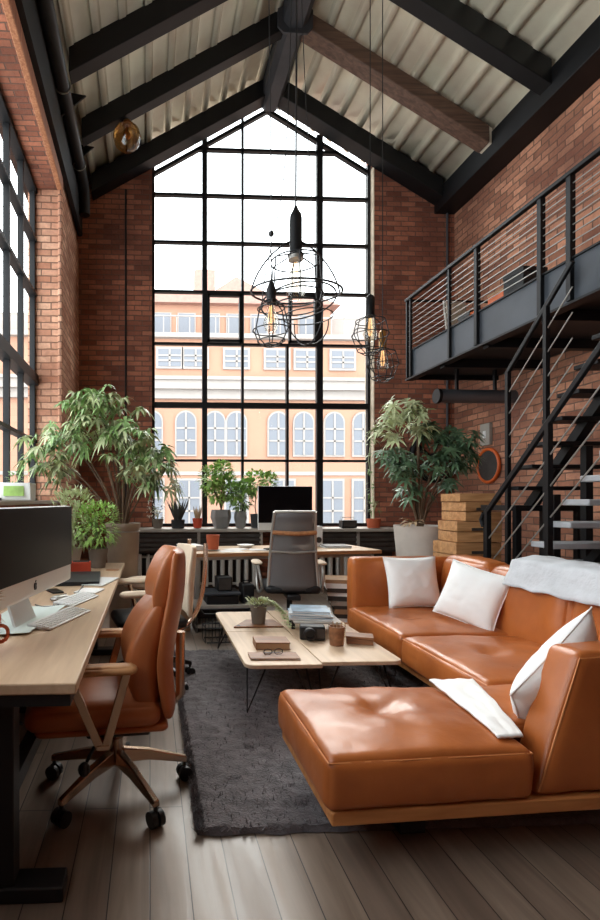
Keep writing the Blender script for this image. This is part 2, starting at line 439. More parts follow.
lw.box(-1.46, XL, YR, LW0, 1.26, LWT)
struct(lw.build('wall_left', 'brick'), 'red brick side wall with the deep window recess', 'wall')
struct(MB().box(-1.46, XL - 0.02, LW1, 8.05, 0.86, 6.1).build('wall_left_pier', 'brick_orange'), 'orange brick pier beside the side window, its colour paled as if lit', 'wall')
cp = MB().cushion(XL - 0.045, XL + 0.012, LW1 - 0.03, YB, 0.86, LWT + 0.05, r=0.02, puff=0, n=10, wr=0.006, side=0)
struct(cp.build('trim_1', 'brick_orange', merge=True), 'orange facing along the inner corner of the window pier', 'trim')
lintel = MB().box(XL - 0.05, XL + 0.015, YR, LW1 + 0.02, LWT - 0.02, LWT + 0.14)
struct(lintel.build('trim_2', 'corner_wood', bevel=0.01), 'weathered wooden lintel edge above the side window', 'trim')
struct(MB().prism([(3.385, SILL), (3.40, SILL), (3.40, roofz(3.40) - 0.3), (3.385, roofz(3.385) - 0.3)], YB - 0.012, YB + 0.3).build('trim_3', 'plaster'), 'cream plaster reveal along the right side of the tall window', 'trim')
struct(MB().box(-1.75, 4.95, YR - 0.3, YR, 0, 2.4).prism([(-1.75, 5.2), (4.95, 5.2), (4.95, roofz(4.95)), (APX, APZ), (-1.75, roofz(-1.75))], YR - 0.3, YR)
       .box(-1.75, 4.95, YR - 0.3, YR, 2.4, 5.2).build('wall_rear', 'brick'), 'plain brick end wall behind the viewpoint', 'wall')

# roof: trapezoid sheets with ribs running along the room
def roof_side(sg):
    m = MB(); pts = []
    half = 3.35; pitch = 0.27; u = 0.0
    while u < half:
        for du, dz in ((0, 0), (0.15, 0), (0.165, 0.06), (0.225, 0.06), (0.24, 0)):
            if u + du <= half: pts.append((u + du, dz))
        u += pitch
    rows = []
    for y in (YR, 8.05):
        rows.append([Vector((APX + sg * a, y, APZ - SLOPE * a - dz)) for a, dz in pts])
    n = len(pts)
    m.add(rows[0] + rows[1], [(i, i + 1, n + i + 1, n + i) for i in range(n - 1)])
    return m
rl = MB(); a = roof_side(-1); b = roof_side(1); rl.add(a.v, a.f); rl.add(b.v, b.f)
struct(rl.build('ceiling', 'roof', smooth=20, solid=0.012), 'beige corrugated metal ceiling under the pitched roof', 'ceiling')
struct(MB().prism([(APX, APZ + 0.25), (4.95, roofz(4.95) + 0.25), (4.95, roofz(4.95) + 0.05), (APX, APZ + 0.05), (-1.75, roofz(-1.75) + 0.05), (-1.75, roofz(-1.75) + 0.25)], YR - 0.3, 8.05).build('roof_deck', 'steel_soft'),
       'dark outer roof above the corrugated sheets', 'roof')

def rafter(name, sg, y0, y1, xend, material='steel', dz=0.0, label='', depth=BEAM, xs=0.0):
    m = MB(); s = xs
    e = abs(xend - APX)
    m.prism([(APX + sg * s, APZ - SLOPE * s - 0.05 - dz), (APX + sg * e, APZ - SLOPE * e - 0.05 - dz),
             (APX + sg * e, APZ - SLOPE * e - 0.05 - depth - dz), (APX + sg * s, APZ - SLOPE * s - 0.05 - depth - dz)], y0, y1)
    return m
seq = [('along the gable wall, left slope', -1, 7.50, 7.75), ('along the gable wall, right slope', 1, 7.50, 7.75),
       ('second from the gable, on the left slope', -1, 6.42, 6.58),
       ('third from the gable, on the left slope', -1, 5.42, 5.60), ('third from the gable, on the right slope', 1, 5.42, 5.60),
       ('fourth from the gable, on the left slope', -1, 4.38, 4.56), ('fourth from the gable, on the right slope', 1, 4.38, 4.56)]
for lab, sg, y0, y1 in seq:
    struct(rafter('roof_beam', sg, y0, y1, XL + 0.22 if sg < 0 else 4.335).build('roof_beam', 'steel', bevel=0.008), 'black steel roof beam ' + lab, 'beam')
wb = thing('wooden_beam', 'brown wooden roof beam with pale cut end below the right slope', 'beam'); wb['kind'] = 'structure'
rafter('beam', 1, 6.40, 6.62, 4.30, dz=0.03, depth=0.22, xs=0.1).build('beam_body', 'beam_wood', wb, bevel=0.012)
e0 = 4.30 - APX
MB().prism([(4.30, APZ - SLOPE * e0 - 0.09), (4.34, APZ - SLOPE * (e0 + .04) - 0.09), (4.34, APZ - SLOPE * (e0 + .04) - 0.29), (4.30, APZ - SLOPE * e0 - 0.29)], 6.41, 6.61).build('cut_end', 'pale', wb)
struct(MB().prism([(APX - 0.15, APZ - 0.05), (APX + 0.15, APZ - 0.05), (APX + 0.15, APZ - 0.36), (APX + 0.08, APZ - 0.44), (APX - 0.08, APZ - 0.44), (APX - 0.15, APZ - 0.36)], YR, 7.75).build('ridge_beam', 'ridge', bevel=0.01), 'grey steel ridge beam under the roof peak', 'beam')
gp = MB()
gp.prism([(APX - 0.22, APZ - 0.2), (APX, APZ - 0.1), (APX + 0.22, APZ - 0.2), (APX + 0.22, APZ - 0.42), (APX + .15, APZ - 0.5), (APX - .15, APZ - 0.5), (APX - 0.22, APZ - 0.42)], 6.36, 6.39)
struct(gp.build('ridge_plate', 'ridge', bevel=0.004), 'grey gusset plate where beams meet the ridge', 'plate')
struct(MB().box(4.33, XR, YR, YB, 5.66, 5.98).build('eaves_beam', 'steel', bevel=0.01), 'black steel eaves beam along the rough brick wall', 'beam')
struct(MB().box(XL, XL + 0.06, YR, YB, 5.20, 5.92).build('trim_4', 'steel_soft'), 'dark boarding above the side window lintel', 'trim')
g = thing('gutter_pipe', 'black gutter pipe running under the left eaves to the corner', 'pipe')
MB().tube([(XL + 0.13, YR + 0.05, 5.72), (XL + 0.13, 7.3, 5.72), (XL + 0.13, 7.42, 5.66), (XL + 0.13, 7.46, 5.5), (XL + 0.13, 7.46, 5.36)], 0.075, 16).build('pipe', 'zinc', g)
for y in (5.6, 6.9): MB().tube(circ((XL + 0.13, y, 5.72), 0.082, 24, pi / 2), 0.008, 6, True).build('pipe_clamp', 'grey_metal', g)
for y in (5.9, 6.75): MB().prism([(XL + 0.06, 5.9), (XL + 0.34, 5.86), (XL + 0.06, 5.62)], y, y + 0.02).build('bracket', 'steel', g)
cd = MB().tube([(-0.36, YB - 0.02, 0.0), (-0.36, YB - 0.02, 5.9)], 0.014, 8)
tag(cd.build('conduit', 'zinc'), 'thin dark conduit running up the left brick pier', 'conduit')
cd = MB().tube([(4.52, YB - 0.03, 0.0), (4.52, YB - 0.03, 5.68)], 0.018, 8)
tag(cd.build('conduit', 'pipe'), 'thin grey conduit in the corner above the mezzanine', 'conduit')

# gable window
def beamz(x): return roofz(x) - 0.05 - BEAM
WX0, WX1, WY = 0.03, 3.385, YB + 0.14
w1 = thing('window_1', 'tall black steel gable window facing the peach building', 'window', (0, 0, 0)); w1['kind'] = 'structure'
fr = MB()
def vbar(x, w, z0=SILL, z1=None): fr.box(x - w / 2, x + w / 2, WY - 0.04, WY + 0.04, z0, (z1 or beamz(x) + 0.1))
vbar(WX0 + 0.02, 0.045); vbar(WX1 - 0.02, 0.045); vbar(0.83, 0.075); vbar(2.60, 0.095)
vbar(1.41, 0.035); vbar(2.10, 0.035, SILL, 3.66)
for z, t in ((6.63, .04), (5.93, .04), (5.21, .04), (4.46, .04), (3.67, .035), (2.74, .085), (1.90, .035), (SILL + .02, .05)):
    hw = min((beamz(APX) - z) / SLOPE, 9)
    fr.box(max(WX0, APX - hw), min(WX1, APX + hw), WY - 0.035, WY + 0.035, z - t / 2, z + t / 2)
for sg in (-1, 1):
    xa = WX0 if sg < 0 else WX1
    fr.bar((xa, WY, beamz(xa) - .01), (APX, WY, beamz(APX) - .01), .07, .05)
fr.build('window_frame', 'steel', w1)
op = MB()
for x0, x1, z0, z1 in ((0.87, 1.39, 3.70, 4.43), (2.12, 2.55, 3.70, 4.43)):
    for b_ in ((x0, x0 + .035, z0, z1), (x1 - .035, x1, z0, z1), (x0, x1, z0, z0 + .035), (x0, x1, z1 - .035, z1)):
        op.box(b_[0], b_[1], WY - 0.055, WY + 0.02, b_[2], b_[3])
op.build('casement', 'steel', w1)
MB().add([(WX0, WY, SILL), (WX1, WY, SILL), (WX1, WY, beamz(WX1) + .1), (APX, WY, beamz(APX) + .1), (WX0, WY, beamz(WX0) + .1)], [(0, 1, 2, 3, 4)]).build('glass', 'glass', w1)

# side window
w2 = thing('window_2', 'tall black steel side window beside the long desk', 'window'); w2['kind'] = 'structure'
fr = MB(); X = -1.40
y = LW0; ys = [LW0 + 0.03, 0.3, 1.0, 1.75, 2.6, 3.45, 4.3, 5.15, 5.7, LW1 - 0.03]
for yy in ys: fr.box(X - 0.03, X + 0.03, yy - 0.024, yy + 0.024, 1.26, LWT)
for z, t in ((1.29, .06), (2.0, .04), (2.73, .12), (3.75, .04), (4.4, .035), (LWT - 0.03, .06)):
    fr.box(X - 0.035 - t / 4, X + 0.035 + t / 4, LW0, LW1, z - t / 2, z + t / 2)
fr.build('window_frame', 'steel', w2)
MB().add([(X, LW0, 1.26), (X, LW1, 1.26), (X, LW1, LWT), (X, LW0, LWT)], [(0, 1, 2, 3)]).build('glass', 'glass', w2)
struct(MB().box(-1.38, XL + 0.02, LW0, LW1, 1.26, 1.295).build('trim_5', 'slab', bevel=0.006), 'grey ledge inside the side window recess', 'sill')

# ------------------------------------------------------------------ outside
struct(MB().box(-30, 45, 8.2, 60, -4.4, -4.3).build('street', 'street'), 'pale street in front of the peach building', 'street')
BY = 24.0
bd = thing('apartment_building', 'peach rendered building with arched windows across the street', 'building', (0, BY, -4.3))
BZ = 4.3
MB().box(-12, 24, 0, 6, 0, 8.9 + BZ).build('facade_wall', 'facade', bd)
MB().box(-12, 24, -0.25, 0, 5.95 + BZ, 6.35 + BZ).box(-12, 24, -0.5, 0, 6.35 + BZ, 6.75 + BZ).box(-12, 24, -0.62, 0, 6.75 + BZ, 6.9 + BZ).build('cornice', 'facade_trim', bd)
MB().box(-12, 24, -0.3, 0.5, 8.75 + BZ, 8.95 + BZ).build('parapet', 'facade_trim', bd)
MB().box(-12, 24, -0.06, 0, 2.45 + BZ, 2.62 + BZ).build('band_course', 'facade_trim', bd)
ph = MB().box(-1.5, 9.0, 1.6, 5.5, 8.9 + BZ, 10.9 + BZ)
ph.build('penthouse', 'facade', bd)
MB().prism([(-1.9, 10.9 + BZ), (9.4, 10.9 + BZ), (7.6, 11.5 + BZ), (5.6, 11.5 + BZ), (4.2, 12.2 + BZ), (3.0, 11.4 + BZ), (-0.5, 11.4 + BZ)], 1.2, 5.6).build('roof', 'tile', bd)
MB().box(-11, -1.6, 2.2, 5.5, 8.9 + BZ, 10.6 + BZ).build('roof_storey', 'facade_trim', bd)
MB().box(9.2, 23, 2.2, 5.5, 8.9 + BZ, 10.7 + BZ).build('roof_storey', 'facade_trim', bd)
MB().box(2.2, 3.2, 1.4, 2.4, 11.0 + BZ, 12.6 + BZ).build('chimney', 'tile', bd)
def arch(x, z0, z1, w, n=10):
    r = w / 2; return [(x - r, z0), (x + r, z0)] + [(x + r * cos(pi * i / n), z1 - r + r * sin(pi * i / n)) for i in range(n + 1)]
def bwin(x, z0, z1, w, arched):
    o_ = arch(x, z0 - .08, z1 + .08, w + .14) if arched else [(x - w / 2 - .1, z0 - .1), (x + w / 2 + .1, z0 - .1), (x + w / 2 + .1, z1 + .1), (x - w / 2 - .1, z1 + .1)]
    f = MB().prism(o_, -0.10, 0.02).build('window', 'facade_trim', bd)
    i_ = arch(x, z0, z1, w) if arched else [(x - w / 2, z0), (x + w / 2, z0), (x + w / 2, z1), (x - w / 2, z1)]
    MB().prism(i_, -0.12, -0.09).build('pane', 'facade_pane', f)
    s = MB().box(x - .04, x + .04, -.15, -.11, z0, z1 - .02)
    for q in (0.33, 0.62): s.box(x - w / 2, x + w / 2, -.15, -.11, z0 + (z1 - z0) * q - .035, z0 + (z1 - z0) * q + .035)
    s.build('sash_bar', 'facade_trim', f)
for x in (-3.2, -1.6, 0.1, 1.65, 3.0, 4.0, 5.95, 7.15, 8.6, 9.95, 11.6, 13.2):
    bwin(x, 3.4 + BZ, 5.35 + BZ, 0.86, True)
for x in (-1.6, 0.1, 1.8, 4.0, 6.2, 8.5, 10.0, 12.0): bwin(x, 0.1 + BZ, 2.2 + BZ, 0.95, False)
for x in (-2.0, 0.9, 2.1, 4.0, 5.9, 7.3, 9.0, 11.0): bwin(x, 7.45 + BZ, 8.25 + BZ, 1.05, False)
for x in (-0.6, 0.6, 1.8, 3.0, 4.2, 5.4, 6.6, 7.8):
    f = MB().box(x - .45, x + .45, 1.5, 1.62, 9.1 + BZ, 10.5 + BZ).build('window', 'facade_trim', bd)
    MB().box(x - .38, x + .38, 1.46, 1.52, 9.16 + BZ, 10.44 + BZ).build('pane', 'facade_pane', f)
rb = MB()
for k in range(60): rb.box(-12 + k * 0.6, -11.96 + k * 0.6, -0.2, -0.16, 8.95 + BZ, 9.75 + BZ)
rb.box(-12, 24, -0.2, -0.15, 9.72 + BZ, 9.78 + BZ); rb.build('railing', 'facade_trim', bd)

# ------------------------------------------------------------------ window bench, radiators
wbch = thing('window_bench', 'dark low cabinet with slatted fronts and grey top under the tall window', 'cabinet', (0, 0, 0))
for nm, x0, x1 in (('a', -0.25, 1.62), ('b', 2.30, 3.62)):
    MB().box(x0, x1, 7.22, 7.745, SILL - 0.05, SILL - 0.005).build('top', 'slab', wbch, bevel=0.008)
    MB().box(x0 + .03, x1 - .03, 7.30, 7.74, 0.56, SILL - 0.05).build('carcass', 'cabinet', wbch)
    s = MB()
    for k in range(4): s.box(x0 + .06, x1 - .06, 7.275, 7.30, 0.585 + k * .066, 0.622 + k * .066)
    s.build('front_slats', 'cover_dark', wbch)
    MB().box(x0 + .03, x0 + .07, 7.28, 7.32, 0.56, SILL - .05).box((x0 + x1) / 2 - .02, (x0 + x1) / 2 + .02, 7.27, 7.30, 0.56, SILL - .05).box(x1 - .07, x1 - .03, 7.28, 7.32, 0.56, SILL - .05).build('stile', 'grey_metal', wbch)
    MB().box(x0 + .05, x1 - .05, 7.52, 7.72, 0, 0.56).build('plinth', 'cabinet', wbch)
MB().box(1.62, 2.30, 7.25, 7.745, SILL - 0.05, SILL - 0.005).build('top', 'slab', wbch, bevel=0.008)
MB().tube([(3.5, 7.25, .55), (3.62, 7.22, .57), (3.68, 7.2, .65), (3.68, 7.2, .80), (3.6, 7.2, .87)], 0.012, 8).build('bent_rail', 'grey_metal', wbch)
def radiator(x0, x1, label):
    t = thing('radiator', label, 'radiator', (x0, 7.38, 0), 0, 'radiators below the window bench')
    n = int((x1 - x0) / 0.115)
    for k in range(n):
        x = k * 0.115 + .03
        MB().cushion(x, x + 0.055, 0, 0.1, 0.06, 0.53, r=0.02, puff=0, n=4, wr=0, side=0).build('fin', 'radiator', t, merge=True)
    MB().tube([(0, .05, .10), (x1 - x0 - .05, .05, .10)], 0.018, 8).tube([(0, .05, .49), (x1 - x0 - .05, .05, .49)], 0.018, 8).build('header_pipe', 'radiator', t)
radiator(-0.2, 0.42, 'short white radiator seen between the orange chair and pier')
radiator(0.52, 1.60, 'white finned radiator below the window behind the left half of the back desk')
radiator(2.32, 3.3, 'white finned radiator behind the mesh chair and paper stack')

# ------------------------------------------------------------------ plants
def rnd(a, b): return random.uniform(a, b)
def pot(name, prof, material, label, cat, loc, group=None, soil=None, n=24, rz=0):
    t = thing(name, label, cat, loc, rz, group)
    MB().lathe(prof, n=n).build('pot', material, t, smooth=50 if n > 8 else 20)
    if soil: MB().lathe([(soil[0], soil[1] - .01), (soil[0], soil[1]), (0.0005, soil[1] + .012)], n=16).build('soil', 'soil', t)
    return t
def simple_prof(r0, r1, h, th=0.012):
    return [(0.0005, 0), (r0, 0), (r1, h), (r1 - th, h), (r1 - th - .004, h * 0.80), (0.0005, h * 0.80)]
def palmate(mb, c, d, n, L, W, droop):
    d = Vector(d).normalized(); u = d.orthogonal().normalized(); w = d.cross(u)
    for k in range(n):
        a = 2 * pi * k / n + rnd(-.2, .2)
        dr = (u * cos(a) + w * sin(a)) * 1.0 + d * rnd(.1, .5)
        mb.leaf(c, dr, d + Vector((0, 0, .4)), L * rnd(.75, 1.15), W * rnd(.8, 1.2), droop * rnd(.7, 1.3), 0.12)
def branchy(t, base, tips, r0, material='bark', name='stem'):
    m = MB()
    for tip, bend in tips:
        m.tube(bez(base, Vector(base) + Vector((bend[0] * .3, bend[1] * .3, .35 * (tip[2] - base[2]))), Vector(tip) - Vector((bend[0], bend[1], .25 * (tip[2] - base[2]))), tip, 10),
               [r0 * (1 - .75 * i / 10) for i in range(11)], 7)
    return m.build(name, material, t)

# large tree in the taupe bin
pt = pot('potted_tree', [(0.0005, 0), (0.13, 0), (0.165, 1.02), (0.175, 1.03), (0.175, 1.07), (0.155, 1.07), (0.15, .9), (0.0005, .9)], 'taupe',
         'tall umbrella tree with drooping pale leaves in a taupe bin', 'plant', (-0.27, 5.2, 0), soil=(0.15, 0.93), n=32)
MB().tube(circ((0, 0, 0.99), 0.169, 32), 0.006, 6, True).build('rim_band', 'grey_metal', pt)
tips = []; fol = MB(); fol2 = MB()
for (px_, pz_, py_) in ((-0.62, 1.95, .1), (-0.42, 2.22, 0), (-0.15, 2.28, .05), (0.05, 2.12, -.1), (0.20, 1.92, .1), (0.30, 1.72, 0), (0.36, 1.55, .05), (-0.78, 1.80, -.1), (-0.30, 2.05, -.2), (0.02, 1.85, -.2), (0.18, 1.62, -.15), (-0.5, 1.9, -.2), (-0.1, 2.0, .2), (-.72, 1.66, .1), (0.12, 1.78, .2), (-0.25, 2.3, -.1)):
    tips.append(((px_, py_, pz_), (px_ * .5, py_ * .5)))
    for k in range(14):
        c = Vector((px_, py_, pz_)) + Vector((rnd(-.17, .17), rnd(-.16, .16), rnd(-.17, .13)))
        palmate(fol if rnd(0, 1) < .5 else fol2, c, (rnd(-.6, .6) + px_ * .5, rnd(-.6, .3), rnd(.3, 1)), 8, .14, .036, .75)
branchy(pt, (0, 0, 0.92), tips, 0.014)
fol.build('foliage', 'leaf', pt); fol2.build('pale_foliage', 'leaf_pale', pt)

# tall tree in the white planter on the right
pr = pot('potted_tree', [(0.0005, 0), (0.20, 0), (0.27, 0.80), (0.29, 1.0), (0.27, 1.0), (0.25, .84), (0.0005, .84)], 'white_pot',
         'tall leafy tree in a white planter behind the sofa', 'plant', (3.18, 6.0, 0), soil=(0.25, 0.88), n=36)
tips = []; fol = MB(); fol2 = MB()
for (px_, pz_, py_, dk) in ((-0.42, 2.10, 0, 0), (-0.25, 2.36, .1, 0), (-0.02, 2.42, 0, 0), (-0.12, 2.18, -.15, 0), (0.12, 2.12, .1, 1), (0.30, 2.05, 0, 1), (0.45, 1.98, -.1, 1), (0.32, 1.82, -.15, 1), (0.12, 1.75, -.1, 1), (-.1, 1.72, 0, 1), (-.3, 1.85, .1, 1), (.5, 1.78, .05, 1), (0.0, 1.5, -.1, 1), (.28, 1.45, 0, 1), (-.28, 1.62, -.1, 1), (-.1, 1.35, .05, 1)):
    tips.append(((px_, py_, pz_), (px_ * .5, py_ * .5)))
    for k in range(12 if pz_ > 1.6 else 5):
        c = Vector((px_, py_, pz_)) + Vector((rnd(-.13, .13), rnd(-.14, .14), rnd(-.11, .11)))
        palmate(fol2 if dk else fol, c, (rnd(-.6, .6) + px_ * .6, rnd(-.7, .3), rnd(.3, 1)), 8, .14, .038, .55)
branchy(pr, (0, 0, 0.86), tips, 0.016)
fol.build('foliage', 'leaf_pale', pr); fol2.build('dark_foliage', 'leaf_dark', pr)
dl = MB()
for k in range(9):
    a = rnd(-2.9, -1.2); dl.leaf((-.12, -.08, 1.02), (cos(a), sin(a) * .6, rnd(.3, 1)), (0, 0, 1), rnd(.18, .3), .05, .5)
dl.build('low_leaves', 'leaf_dry', pr)

def bush(mb, c, r, n, L, W, rz=1.0, droop=.3):
    for k in range(n):
        v = Vector((rnd(-1, 1), rnd(-1, 1), rnd(-1, 1)))
        if v.length > 1: v.normalize()
        p = Vector(c) + Vector((v.x * r, v.y * r, v.z * r * rz))
        mb.leaf(p, v + Vector((rnd(-.5, .5), rnd(-.5, .5), rnd(-.1, .8))), (0, 0, 1), L * rnd(.7, 1.3), W * rnd(.7, 1.3), droop)
def stems(c, r, h, n, rr=.004):
    m = MB()
    for k in range(n):
        a = rnd(0, 2 * pi); q = r * rnd(.3, 1)
        m.tube(bez(c, Vector(c) + Vector((0, 0, h * .4)), Vector(c) + Vector((cos(a) * q * .6, sin(a) * q * .6, h * .7)), Vector(c) + Vector((cos(a) * q, sin(a) * q, h * rnd(.8, 1.1))), 6), rr, 5)
    return m
# plants on the long desk
p = pot('potted_plant', simple_prof(0.06, 0.085, 0.16), 'stone', 'feathery green plant in a stone pot at the far end of the long desk', 'plant', (-0.43, 4.33, .742), soil=(.07, .135))
stems((0, 0, .13), .12, .3, 12).build('stem', 'leaf', p)
f = MB(); bush(f, (0, 0, .36), .17, 620, .055, .017, 1.1); f.build('foliage', 'leaf_lime', p)
p = pot('potted_plant', simple_prof(0.05, 0.08, 0.15), 'white_pot', 'tall pale feathery plant in a cream pot beside the pier', 'plant', (-0.66, 4.50, .742), soil=(.065, .125))
stems((0, 0, .12), .12, .45, 12).build('stem', 'leaf_pale', p)
f = MB(); bush(f, (0, 0, .42), .19, 700, .065, .017, 1.4); f.build('foliage', 'leaf_pale', p)
rp = thing('square_pot', 'low red square pot standing behind the big monitor', 'pot', (-0.53, 4.03, .742), .1)
MB().box(-.075, .075, -.06, .06, 0, .085).build('pot', 'red_pot', rp, bevel=.006)
MB().box(-.062, .062, -.047, .047, .083, .088).build('soil', 'soil', rp)
p = pot('potted_plant', [(0.0005, 0), (.05, 0), (.062, .135), (.053, .135), (.05, .1), (.0005, .1)], 'terracotta', 'small dry plant in a terracotta mug at the near end of the desk', 'plant', (-0.605, 1.92, .742), soil=(.05, .115))
MB().tube(bez((.055, 0, .1), (.1, 0, .11), (.1, 0, .04), (.052, 0, .04), 8), .007, 6).build('handle', 'terracotta', p)
f = MB(); bush(f, (0, 0, .17), .045, 60, .05, .012); f.build('foliage', 'leaf_dry', p)
# trough on the side window ledge
p = thing('planter_trough', 'white trough with a clipped green front on the side window ledge', 'planter', (-1.235, 4.9, 1.297), -pi / 2)
MB().prism([(-.09, 0), (.10, 0), (.13, .16), (-.12, .16)], -.13, .15).build('trough', 'white', p, bevel=.008)
MB().box(.110, .130, -.09, .09, .04, .13).build('moss_panel', 'leaf_lime', p)
f = MB(); bush(f, (0, 0, .20), .08, 60, .05, .02); f.build('foliage', 'leaf', p)

# pots on the window bench
SB = SILL
p = pot('potted_flower', simple_prof(.06, .085, .13), 'stone', 'white flowers in an olive stone pot on the window bench', 'plant', (0.11, 7.42, SB), soil=(.07, .11))
stems((0, 0, .1), .14, .2, 14, .003).build('stem', 'leaf_pale', p)
f = MB(); bush(f, (-.03, -.02, .27), .14, 60, .035, .03); f.build('blossoms', 'petal', p)
p = pot('potted_grass', simple_prof(.09, .10, .12), 'dark_pot', 'dark spiky grass in a black pot on the window bench', 'plant', (0.40, 7.42, SB), soil=(.085, .1))
f = MB()
for k in range(70):
    a = rnd(0, 2 * pi); f.leaf((cos(a) * .04, sin(a) * .04, .09), (cos(a) * .5, sin(a) * .5, 1.3), (cos(a), sin(a), 0), rnd(.24, .42), .024, .1)
f.build('blades', 'leaf_purple', p)
p = pot('potted_grass', simple_prof(.055, .075, .14), 'red_pot', 'dry straw grass in a red clay pot on the window bench', 'plant', (0.68, 7.42, SB), soil=(.06, .12))
f = MB()
for k in range(50):
    a = rnd(0, 2 * pi); f.leaf((cos(a) * .03, sin(a) * .03, .11), (cos(a) * .25, sin(a) * .25, 1.3), (cos(a), sin(a), 0), rnd(.14, .24), .012, .05)
f.build('blades', 'leaf_dry', p)
def facet_pot(label, x, w, h, tw):
    p = thing('faceted_planter', label, 'planter', (x, 7.42, SB), .25)
    MB().lathe([(0.0005, 0), (w * .66, 0), (w, h * .6), (w * tw, h), (w * tw - .02, h), (w * .7, h * .8), (.0005, h * .8)], n=5).build('pot', 'concrete', p, smooth=15)
    return p
p = facet_pot('wide faceted concrete planter with a bushy lime tree on the window bench', 1.02, .16, .26, .9)
stems((0, 0, .2), .22, .4, 9, .007).build('stem', 'bark', p)
f = MB()
for c, r in (((-.14, 0, .72), .17), ((.08, .05, .60), .17), ((-.02, -.05, .82), .13), ((.22, 0, .52), .13), ((-.05, 0, .52), .14)): bush(f, c, r, 230, .075, .042)
f.build('foliage', 'leaf_lime', p)
p = facet_pot('narrow faceted concrete planter with small green sprigs', 1.30, .10, .24, .85)
stems((0, 0, .2), .12, .25, 6, .004).build('stem', 'leaf', p)
f = MB(); bush(f, (0, 0, .42), .15, 170, .07, .036); f.build('foliage', 'leaf', p)
p = pot('potted_tree', simple_prof(.075, .09, .2), 'dark_pot', 'slim little tree in a black pot beside the back monitor', 'plant', (1.53, 7.42, SB), soil=(.07, .17))
MB().tube([(0, 0, .15), (-.02, 0, .3), (0, 0, .55)], [.009, .008, .006], 6).tube([(-.01, 0, .4), (.1, 0, .6)], .004, 5).build('stem', 'bark', p)
f = MB()
for c, r in (((0, 0, .66), .16), ((-.12, 0, .6), .1), ((.17, 0, .68), .11)): bush(f, c, r, 200, .07, .04)
f.build('foliage', 'leaf_lime', p)
p = pot('potted_plant', simple_prof(.085, .10, .13), 'terracotta', 'small sprout in a round terracotta pot at the right end of the bench', 'plant', (3.22, 7.36, SB), soil=(.085, .11))
stems((0, 0, .1), .05, .3, 5, .004).build('stem', 'leaf_pale', p)
f = MB(); bush(f, (0, 0, .3), .07, 26, .07, .02); f.build('foliage', 'leaf', p)
p = pot('hanging_vine', simple_prof(.05, .06, .1), 'dark_pot', 'slender green vine climbing the right window reveal', 'plant', (3.30, 7.62, SB), soil=(.05, .08))
MB().tube([(0, 0, .08), (.03, .02, .5), (-.02, .05, 1.0), (.03, .06, 1.45)], .005, 5).build('stem', 'leaf_pale', p)
f = MB()
for k in range(46): f.leaf((rnd(-.04, .05), rnd(0, .05), rnd(.3, 1.45)), (rnd(-1, 1), rnd(-1, .3), rnd(-.4, .6)), (0, 0, 1), .07, .028, .4)
f.build('foliage', 'leaf', p)
t = thing('radio', 'small black box radio on the right part of the window bench', 'radio', (2.86, 7.4, SB))
MB().box(-.11, .11, -.07, .07, 0, .11).build('case', 'black', t, bevel=.01); MB().cbox((0, -.072, .055), (.16, .006, .07)).build('front_grille', 'cover_dark', t)
MB().tube([(-.09, .02, .11), (-.09, .02, .15), (.09, .02, .15), (.09, .02, .11)], .005, 6).build('handle', 'grey_metal', t)

# ------------------------------------------------------------------ long desk and what stands on it
DX0, DX1, DY0, DY1, DZ = -1.02, -0.225, 1.60, 4.66, 0.74
dk = thing('long_desk', 'long oak topped work desk on black T legs beside the side window', 'desk', (0, 0, 0))
MB().box(DX0, DX1, DY0, DY1, DZ - .035, DZ).build('desktop', 'desk_wood', dk, bevel=.005)
MB().box(DX0 + .03, DX1 - .02, DY0 + .015, DY1 - .03, DZ - .075, DZ - .036).build('under_frame', 'black', dk)
for y in (1.74, 4.42):
    l = MB().box(-.50, -.44, y - .04, y + .04, .05, DZ - .07).build('leg', 'black', dk, bevel=.004)
    MB().box(-.95, -.28, y - .05, y + .05, 0, .05).build('foot', 'black', l, bevel=.006)
MB().box(-.50, -.45, 1.78, 4.38, .30, .36).build('crossbar', 'black', dk)
MB().lathe([(0.0005, 0), (.055, 0), (.055, .003), (.0005, .003)], (-.30, 4.18, DZ)).build('cable_grommet', 'edge_wood', dk)

im = thing('desktop_computer', 'large silver desktop computer with black screen on the long desk', 'computer', (-.515, 2.36, DZ), 0)
ang = math.atan2(.84, .155) # screen runs along the desk, turned slightly to the room
im.rotation_euler = (0, 0, ang)
WID, ZB, ZC, ZT = .98, .13, .215, .53
# local x along the screen, -y towards the room side
MB().cushion(-WID / 2, WID / 2, 0.0, .03, ZB, ZT, r=.012, puff=0, n=8, wr=0, side=0).build('housing', 'alu', im, merge=True)
MB().box(-WID / 2 + .004, WID / 2 - .004, -.004, .0005, ZC, ZT - .004).build('screen', 'black_gloss', im, bevel=.002)
ap = [(0.0, .30), (.10, .36), (.24, .33), (.30, .18), (.235, .06), (.25, -.08), (.31, -.16), (.2, -.38), (.1, -.40), (0, -.36), (-.1, -.40), (-.2, -.38), (-.33, -.1), (-.31, .2), (-.2, .34), (-.1, .35)]
lg = MB().prism([(x * .042, ZB + .044 + z * .042) for x, z in ap], -.0035, .0, 'XZ').prism([(.0 * .042, ZB + .044 + .40 * .042), (.12 * .042, ZB + .044 + .62 * .042), (.16 * .042, ZB + .044 + .58 * .042), (.08 * .042, ZB + .044 + .42 * .042)], -.0035, .0, 'XZ')
lg.build('logo', 'black', im)
MB().loft([[Vector((x, y, z)) for x, y in ((-w_, y0), (w_, y0), (w_, y0 + .012), (-w_, y0 + .012))] for w_, y0, z in ((.11, .04, .008), (.10, .075, .10), (.09, .04, .26))]).build('stand_neck', 'alu', im)
MB().prism([(-.13, .0), (.13, .0), (.14, .15), (-.14, .15)], 0.001, .009, 'XY').build('stand_foot', 'alu', im, bevel=.003)

